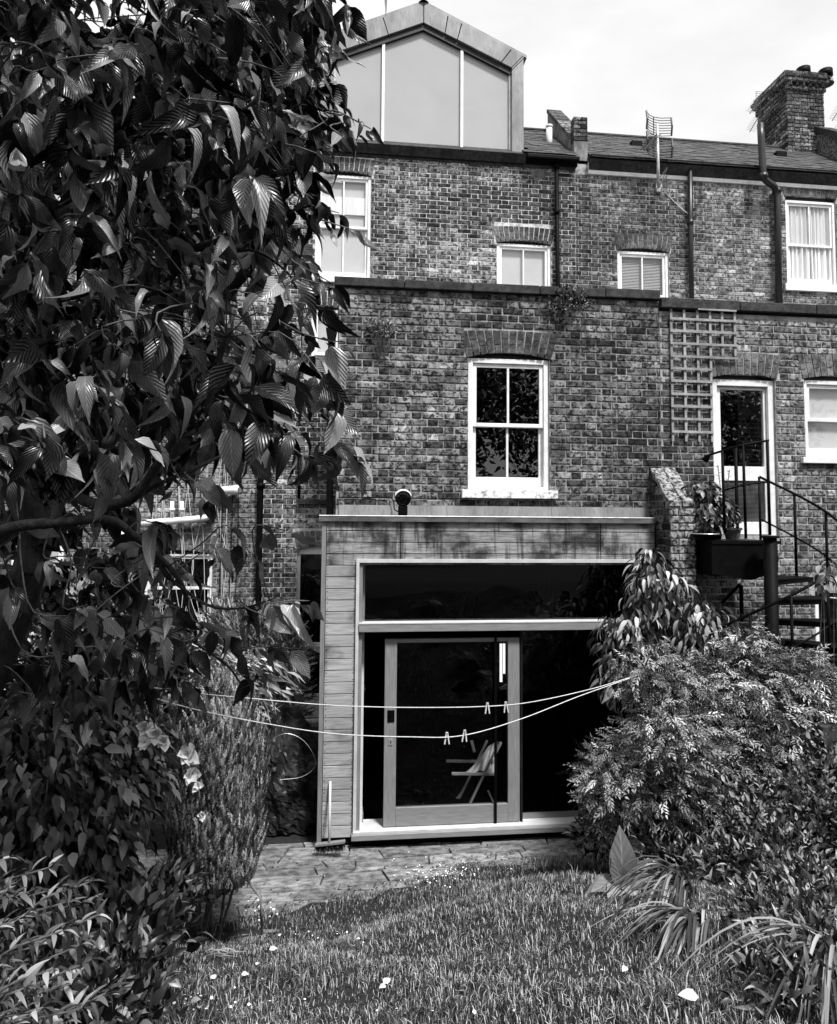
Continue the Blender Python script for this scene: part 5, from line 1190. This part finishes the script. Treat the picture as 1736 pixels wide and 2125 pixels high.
bush('ground_cover', 'spread of small leaved plants with tiny pale flowers in the lower right corner', 'shrub',
     [BG(1580, 1935, .2), BG(1660, 1950, .24), BG(1600, 2000, .15), BG(1640, 2050, .18), BG(1710, 2110, .18), BG(1610, 2110, .14), BG(1720, 1900, .28), BG(1650, 1870, .26), BG(1736, 2010, .2)], 5200, .05, G_lan+G_med[:1], M_md, out_up, 0, 20, .004)
bush('shade_plants', 'dark low plants in deep shade beneath the feathery bush', 'shrub',
     [B(1420, 1790, 4.7, .35, .3, .18), B(1540, 1800, 4.4, .3, .3, .18), B(1240, 1740, 5.6, .2, .25, .15), B(1640, 1840, 4.0, .25, .25, .16)], 1500, .075, G_lan, M_dk, out_up, 0, 10, .006)
bush('parapet_weed', 'small leafy weed growing on the parapet coping above the window', 'plant', [B(1180, 615, EY-.02, .21, .12, .10), B(1165, 635, EY-.08, .14, .08, .12), B(1200, 628, EY-.05, .12, .08, .1)], 1100, .035, G_med, M_md, out_up, 0, 0)
bush('wall_fern', 'tuft of pale fern growing out of the brickwork', 'plant', [B(794, 680, EY-.07, .14, .08, .09), B(775, 672, EY-.05, .07, .06, .05)], 520, .035, G_med, leaf_mat('pale_fern', .12, .5, .6), out_up, 0, 0)
m = MB()
for i in range(34):
    a = P(random.uniform(782, 805), random.uniform(690, 700), EY-.05); m.tube(curve([a, a+Vector((random.uniform(-.03, .03), -.02, -.09)), a+Vector((random.uniform(-.05, .04), 0, -random.uniform(.12, .24)))], 3), .0025, 4)
tag(m.build('hanging_roots', MT['twig']), 'bunch of dry hanging roots beneath the pale wall fern', 'plant')
bush('balcony_plant', 'bushy potted plant with broad leaves on the balcony', 'plant', [B(1475, 1045, 6.72, .2, .14, .17), B(1455, 1012, 6.75, .18, .12, .08), B(1500, 1065, 6.68, .14, .1, .12), B(1470, 1085, 6.66, .13, .08, .1)], 760, .09, G_med, M_cl, out_down, 120, 0)
bush('seedlings', 'small seedlings in the terracotta balcony pot', 'plant', [B(1519, 1085, 6.62, .08, .07, .03)], 160, .03, G_med, M_lt, out_up, 0, 0)
# upright lily-like stems on the balcony
t = thing('lily_stem', 'upright stems with narrow whorled leaves beside the white door', 'plant', P(1500, 1100, 6.7)); fr = []; m = MB()
for (x, y) in ((1489, 965), (1513, 975), (1503, 1000), (1483, 1000)):
    a, b = P(1497, 1085, 6.7), P(x, y, 6.68); m.tube([a, a.lerp(b, .5)+Vector((.01, 0, .02)), b], .004, 5)
    for k in range(14):
        q = a.lerp(b, .3+.7*k/14); an = k*2.2; fr.append(frame(q, (math.cos(an), math.sin(an), .8), (0, 0, 1), .055))
m.build('stems', MT['twig'], t, kind='stuff'); finish_leaves(t, fr, G_lan[:1], M_dk, 0)
# bright stray climber at the far right
bush('rose_spray', 'pale rose leaves on a thin stem in front of the spiral stair', 'plant', [B(1715, 1195, 5.0, .12, .12, .12), B(1722, 1170, 5.0, .07, .1, .06), B(1700, 1215, 5.1, .06, .06, .06)], 60, .085, G_med, M_lt, out_down, 40, 6, .005)
# vine strands on the left wall
m = MB()
for i in range(16):
    x = random.uniform(300, 480); m.tube(curve([P(x, 930+random.uniform(0, 60), HY-.03), P(x+random.uniform(-14, 14), 1060, HY-.04), P(x+random.uniform(-18, 18), 1180, HY-.03), P(x+random.uniform(-14, 22), 1300, HY-.04)], 5), .005, 4)
tag(m.build('bare_vine', MT['pale']), 'pale bare vine stems trailing down the left brick wall', 'vine')
# ---- left foreground shrub with pale lance leaves in pairs on arching stems
def lance_shrub():
    root = (-1.05, 1.9); t = thing('lance_leaf_shrub', 'pale green shrub with pointed leaves in the lower left corner', 'shrub', (root[0], root[1], gz(*root))); fr = []; m = MB()
    tips = [(100, 1800, 2.1), (185, 1830, 2.1), (60, 1850, 2.0), (200, 1900, 2.05), (130, 1930, 2.0), (20, 1780, 2.1), (30, 1920, 1.9), (190, 1990, 1.95), (110, 2010, 1.9), (50, 2050, 1.8), (170, 2090, 1.85), (10, 1850, 2.0), (140, 1870, 2.2), (80, 1960, 2.1), (10, 2000, 1.8), (150, 2040, 2.0), (90, 2090, 1.8), (0, 2080, 1.7), (220, 2060, 1.95), (75, 1900, 2.15), (165, 1960, 2.15), (35, 1830, 2.2), (10, 1950, 2.1), (120, 1840, 2.25), (60, 2000, 2.1),(190,1870,2.2),(130,2120,1.75),(20,2130,1.7)]
    for (x, y, Y) in tips:
        e = P(x, y, Y); s = Vector((e.x-.35-random.random()*.15, e.y+random.uniform(-.05, .1), e.z-.30-random.random()*.1)); mid = s.lerp(e, .6)+Vector((0, 0, .07)); c = curve([s, mid, e], 8); m.tube(c, [.0035]*(len(c)-1)+[.0015], 5)
        for k in range(3, len(c)):
            d = (c[k]-c[k-1]).normalized()
            for j, sg in enumerate((-1, 1)):
                sv = d.cross(Vector((0, 0, 1))).normalized()*sg if k % 2 else Vector((0, 0, 1))*sg
                fr.append(frame(c[k], d*.7+sv*.9+rv()*.2, Vector((0, 0, 1))+rv()*.4, .052*random.uniform(.75, 1.2)))
        fr.append(frame(e, d+rv()*.15, (0, 0, 1), .045)); fr.append(frame(e, d+Vector((0, 0, .5)), (0, 1, 0), .035))
    m.build('stems', MT['twig'], t, smooth_=True, kind='stuff'); finish_leaves(t, fr, G_lan, M_lt, 280)
lance_shrub()
# ---- strap-leaved clumps
def clump(label, c, n, L, lean, w=.012, name='strap_leaf_clump', group='strap leaved clumps', mt=None, hgt=.5, nsing=True):
    c = Vector(c); t = thing(name, label, 'plant', c, group)
    for k in range(n):
        m = MB(); a = random.uniform(-1.1, 1.1); d = (Vector(lean).normalized()+Vector((math.cos(a*2), math.sin(a*2), 0))*.55).normalized(); l = L*random.uniform(.55, 1.1); h = hgt*random.uniform(.5, 1.2)
        s = d.cross(Vector((0, 0, 1))).normalized(); N_ = 9; b = c+Vector((random.uniform(-.05, .05), random.uniform(-.05, .05), 0)); tw = random.uniform(-.5, .5)
        for i in range(N_+1):
            q = i/N_; p = b+d*(l*(q**1.15))+Vector((0, 0, l*h*1.7*(q-q*q*1.25))); p.z = max(p.z, gz(p.x, p.y)+.012)
            hw = w*.6*(1-q**2.2)*(.6+.4*min(1, q*4))+.0006; sv = (s*math.cos(tw*q)+Vector((0, 0, 1))*math.sin(tw*q))*hw
            m.v += [tuple(p-sv), tuple(p+Vector((0, 0, -hw*.5))), tuple(p+sv)]
        for i in range(N_): m.f += [(3*i, 3*i+1, 3*i+4, 3*i+3), (3*i+1, 3*i+2, 3*i+5, 3*i+4)]
        m.build('leaf', mt or M_str, t, smooth_=True)
clump('arching strap leaved clump leaning over the lawn beside the big veined leaf', G(1420, 1868)+Vector((0, 0, .05)), 80, .62, (-1, -.5, 0), .011, hgt=.75)
clump('arching strap leaved clump in front of the first one on the lawn edge', G(1450, 1930)+Vector((0, 0, .04)), 60, .5, (-1, -.5, 0), .012, hgt=.6)
clump('long strap leaves sweeping in from the lower right corner', G(1725, 2075)+Vector((0, 0, .16)), 34, .55, (-1, -.55, 0), .010, hgt=.55)
clump('wide iris leaves fanning out near the lower right edge', G(1700, 1990), 10, .42, (-1, .2, 0), .015, hgt=.8)
clump('small strap leaved clump flopping on the left lawn edge', G(430, 1985), 16, .22, (1, -.5, 0), .008)
clump('thin upright leaves beneath the evergreen at the patio edge', G(490, 1830)+Vector((-.15, 0, 0)), 26, .25, (.3, -.8, 0), .006, hgt=.9, mt=M_md)
# ---- large veined leaf plant
def bigleaf():
    c = G(1290, 1850)+Vector((0, 0, .04)); t = thing('broad_leaf_plant', 'plant with big broad pale veined leaves at the lawn edge on the right', 'plant', c); g = [leaf_geo(9, .27, .22, .2, tip=0, wave=.16, seed=21), leaf_geo(9, .34, .12, .4, tip=0, wave=.2, seed=22)]
    M_b = leaf_mat('veined_leaf', .10, .22, .45, vein=5); fr = [frame(c+Vector((.0, 0, .0)), (-.02, -.15, 1), (-.05, -1, .3), .37), frame(c, (-1, -.4, .45), (0, -.3, 1), .24), frame(c, (-.7, -.8, .25), (0, -.2, 1), .24), frame(c, (-.95, -.2, .15), (0, -.3, 1), .28), frame(c, (.5, -.5, .5), (0, -.5, 1), .22), frame(c, (.2, -.9, .4), (0, -.5, 1), .2), frame(c, (.8, -.2, .7), (-.3, -1, .3), .26), frame(c, (-.3, -.3, .8), (0, -1, .3), .22)]
    finish_leaves(t, fr, g, M_b, 20)
bigleaf()
# ---- white flowers
def flower(p, r_, label, n=9):
    t = thing('white_flower', label, 'flower', p, 'white blooms in the left shrubs'); g = leaf_geo(3, .45, .3, -.2, tip=0, seed=3); me = leaf_objmesh('petal', g, MT['petal']); W = Matrix.Translation(t.location).inverted()
    for k in range(n):
        a = k*2.4; d = Vector((math.cos(a), -.6-random.random()*.6, math.sin(a)))+rv()*.3
        o = link(bpy.data.objects.new('petal', me)); o.parent = t; o.matrix_basis = W @ frame(p, d, Vector((0, -1, .4))+rv()*.3, r_*random.uniform(.7, 1.1))
places = ['topmost left in the cluster above the lower clothesline', 'beside the topmost ones under the hanging leaf', 'right of centre in the main cluster', 'large one hanging at the right of the cluster', 'just below the large one', 'small one drooping beneath the cluster', 'lowest near the dense evergreen', 'half hidden among leaves at far left', 'high up beside the white waste pipe', 'low one above the lawn edge']
for k, (x, y, Y, r_) in enumerate(((305, 1508, 3.0, .055), (325, 1520, 3.0, .055), (342, 1536, 3.0, .05), (390, 1562, 3.05, .075), (398, 1604, 3.05, .055), (412, 1628, 3.15, .035), (420, 1690, 3.2, .03), (92, 1245, 3.1, .05), (288, 1180, 3.3, .045), (300, 1540, 3.1, .045))):
    flower(P(x, y, Y), r_, 'white ruffled flower, '+places[k])
# ---- stake on the patio edge and fallen bits
t = MB(); t.tube(curve([P(500, 1800, 5.6), P(520, 1835, 5.3), P(541, 1862, 5.1)], 4)+[G(543, 1945)+Vector((0, 0, .01))], .010, 7); tag(t.build('bent_stake', MT['frame'], smooth_=True), 'thin bent stick leaning out over the lawn by the evergreen', 'stick')
def fallen(n):
    gp = leaf_geo(4, .35, .2, .2, seed=31); me = leaf_objmesh('fallen_leaf', gp, leaf_mat('pale_dead_leaf', .45, .75, .7)); spots = [(1450, 2098, .07), (795, 2062, .05), (800, 2066, .04), (558, 1987, .05), (445, 2050, .045), (500, 2040, .04), (415, 2110, .05), (395, 2100, .045), (570, 1900, .04), (580, 1955, .035), (545, 1890, .05), (478, 1838, .05), (1300, 2030, .04), (530, 2020, .03), (740, 1962, .03)]
    words = ['large bright dead leaf lying on the lawn at lower right', 'pale crumpled petal lying in mid lawn', 'second pale petal touching the crumpled one in mid lawn', 'white leaf on the grass left of centre', 'pale leaf lying by the low left plants', 'pale leaf right of the low left plants', 'pale leaf near the bottom left edge', 'pale leaf beside another at bottom left', 'pale leaf by the foot of the bent stake', 'narrow pale leaf right of the bent stake', 'pale leaf where patio meets lawn', 'pale leaf lying on the patio stones', 'small dead leaf on the right side of lawn', 'small pale leaf between the left clumps', 'small pale leaf near the lawn middle']
    for (x, y, L_), wd in zip(spots, words):
        p = G(x, y)+Vector((0, 0, .045 if y > 1880 else .05)); o = link(bpy.data.objects.new('fallen_leaf', me)); o.matrix_world = frame(p, (random.uniform(-1, 1), random.uniform(-.5, 1), .1), (0, -.35, 1), L_); tag(o, wd, 'leaf', 'fallen pale leaves')
fallen(12)
# ---- grass: countless blades
def grass():
    n = 260000; X = rng.uniform(-2.1, 3.6, n*2); Y = 1.6+(rng.random(n*2)**1.25)*5.2; ey = np.array([edge_y(float(x)) for x in X]); pp = np.sin(X*4.1+Y*2.3)*np.sin(Y*5.3-X*1.7)+.6*np.sin(X*11+1)*np.sin(Y*13); keep = (Y < ey+.0+.06*np.sin(X*7)+.03*np.sin(X*31)) & ((pp > -.55) | (rng.random(n*2) < .45))
    X, Y = X[keep][:n], Y[keep][:n]; n = len(X)
    gzv = np.vectorize(lambda x, y: gz(float(x), float(y))); Z = gzv(X, Y)
    pn = np.sin(X*4.1+Y*2.3)*np.sin(Y*5.3-X*1.7)+.6*np.sin(X*11+1)*np.sin(Y*13); H = (.018+.032*rng.random(n)**1.5)*(1+.45*np.clip(pn, -1, 1)); tuft = rng.random(n) > .985; H[tuft] *= 1.9
    a = rng.uniform(0, 6.283, n); lean = rng.uniform(.15, .95, n); w_ = .0009+.0013*rng.random(n)
    dx, dy = np.cos(a)*lean*H, np.sin(a)*lean*H; sx_, sy_ = -np.sin(a)*w_, np.cos(a)*w_
    V = np.zeros((n, 5, 3)); V[:, 0] = np.stack([X-sx_, Y-sy_, Z-.005], 1); V[:, 1] = np.stack([X+sx_, Y+sy_, Z-.005], 1)
    V[:, 2] = np.stack([X+dx*.35-sx_*.8, Y+dy*.35-sy_*.8, Z+H*.6], 1); V[:, 3] = np.stack([X+dx*.35+sx_*.8, Y+dy*.35+sy_*.8, Z+H*.6], 1); V[:, 4] = np.stack([X+dx, Y+dy, Z+H*(1-.35*lean)], 1)
    me = bpy.data.meshes.new('lawn_grass'); me.vertices.add(n*5); me.vertices.foreach_set('co', V.reshape(-1)); b = (np.arange(n)*5)[:, None]
    lo = np.concatenate([b+np.array([0, 1, 3, 2]), b+np.array([2, 3, 4])], 1).reshape(-1); me.loops.add(len(lo)); me.loops.foreach_set('vertex_index', lo.astype(np.int32))
    ls = np.tile([4, 3], n); me.polygons.add(len(ls)); me.polygons.foreach_set('loop_start', np.concatenate([[0], np.cumsum(ls)[:-1]]).astype(np.int32)); me.update(calc_edges=True)
    at = me.attributes.new('tone', 'FLOAT', 'FACE'); at.data.foreach_set('value', np.repeat(np.clip(rng.random(n)*.75+.25*(.5+.5*np.clip(pn, -1, 1)), 0, .999), 2).astype(np.float32)); me.materials.append(M_gr)
    o = link(bpy.data.objects.new('lawn_grass', me)); tag(o, kind='stuff', label='rough uncut grass covering the sloping lawn', cat='grass')
grass()
def daisies():
    v = []; f = []; M4 = []
    for k in range(7): a = k*6.283/7; v.append((math.cos(a), math.sin(a), 0))
    v.append((0, 0, .3)); f = [(k, (k+1) % 7, 7) for k in range(7)]
    for (cx, cy, s, n) in ((905, 1822, 45, 110), (940, 1812, 60, 40), (1600, 1868, 40, 60), (530, 1900, 40, 18), (800, 2080, 200, 12), (470, 2100, 60, 14), (330, 2100, 60, 14), (1640, 2060, 60, 30), (620, 1960, 60, 20)):
        for _ in range(n):
            p = G(cx+random.gauss(0, s), min(2120, max(1775, cy+random.gauss(0, s*.28))))
            M4.append(np.array(Matrix.Translation(p+Vector((0, 0, random.uniform(.03, .07)))) @ Matrix.Rotation(random.uniform(-.6, .6), 4, 'X') @ Matrix.Scale(random.uniform(.003, .0075), 4)))
    o = join_instances('clover_flowers', v, f, M4, MT['petal'], None); tag(o, 'tiny white clover flowers scattered through the lawn', 'flowers')
daisies()
def debris():
    v = [(-1, -.6, 0), (1, -.5, 0), (.8, .6, .1), (-.9, .5, .05), (0, 0, .6)]; f = [(0, 1, 4), (1, 2, 4), (2, 3, 4), (3, 0, 4)]; M4 = []
    for _ in range(700):
        x = random.uniform(-1.4, 3.1); y = random.choice((edge_y(x)+abs(random.gauss(0, .12)), random.uniform(5.9, 6.95))); s = random.uniform(.003, .012)
        M4.append(np.array(Matrix.Translation((x, y, .035)) @ Matrix.Rotation(random.random()*6, 4, 'Z') @ Matrix.Scale(s, 4)))
    o = join_instances('patio_debris', v, f, M4, M_md, None); tag(o, 'scattered crumbs of leaf litter and grit on the patio stones', 'litter')
debris()
# ---- trees and hedge behind the viewer (they show in the window glass)
def back_tree(c, r_, h, label):
    c = Vector(c); t = thing('garden_tree', label, 'tree', c, 'trees at the far end of the garden'); MB().tube([c, c+Vector((.1, 0, h*.6))], [.16, .07], 10).build('trunk', MT['bark'], t, smooth_=True)
    fr = []
    for _ in range(5200):
        d = rv(); f = random.uniform(.5, 1)*(1+.25*math.sin(d.x*5)*math.sin(d.z*7+d.y*3)); p = c+Vector((d.x*r_*f, d.y*r_*f, h*.62+d.z*h*.40*f)); fr.append(np.array(frame(p, rv(), rv(), random.uniform(.22, .36))))
    join_instances('crown', *G_med[0][:2], fr, M_dk, t, uvs=G_med[0][2])
for c, r_, h, lb in (((-2.5, -9, 2), 3.0, 8.5, 'tree behind the viewer, left one by the hedge'), ((3.2, -8, 2), 2.6, 8.0, 'tree behind the viewer near garden centre'), ((8.5, -11, 2), 3.2, 9.5, 'tall tree behind the viewer on the right'), ((-8, -12, 2), 3.2, 7, 'wide tree behind the viewer far left'), ((14, -9, 2), 2.8, 6, 'round tree behind the viewer far right')): back_tree(c, r_, h, lb)
def hedge():
    t = thing('garden_hedge', 'dark hedge closing the garden behind the viewer', 'hedge', (2, -6.5, 2)); fr = []
    for _ in range(9000):
        p = Vector((random.uniform(-10, 16), random.uniform(-7.2, -6.2), 2+random.random()**.8*2.1*(1+.1*math.sin(_)))); fr.append(np.array(frame(p, rv(), rv()+Vector((0, .5, .5)), random.uniform(.14, .3))))
    join_instances('foliage', *G_med[1][:2], fr, M_dk, t, uvs=G_med[1][2]); MB().box(-10, 16, -6.9, -6.5, 1.9, 3.9).build('hedge_core', MT['earth'], t)
hedge()
finish_bricks()
bpy.context.view_layer.update()
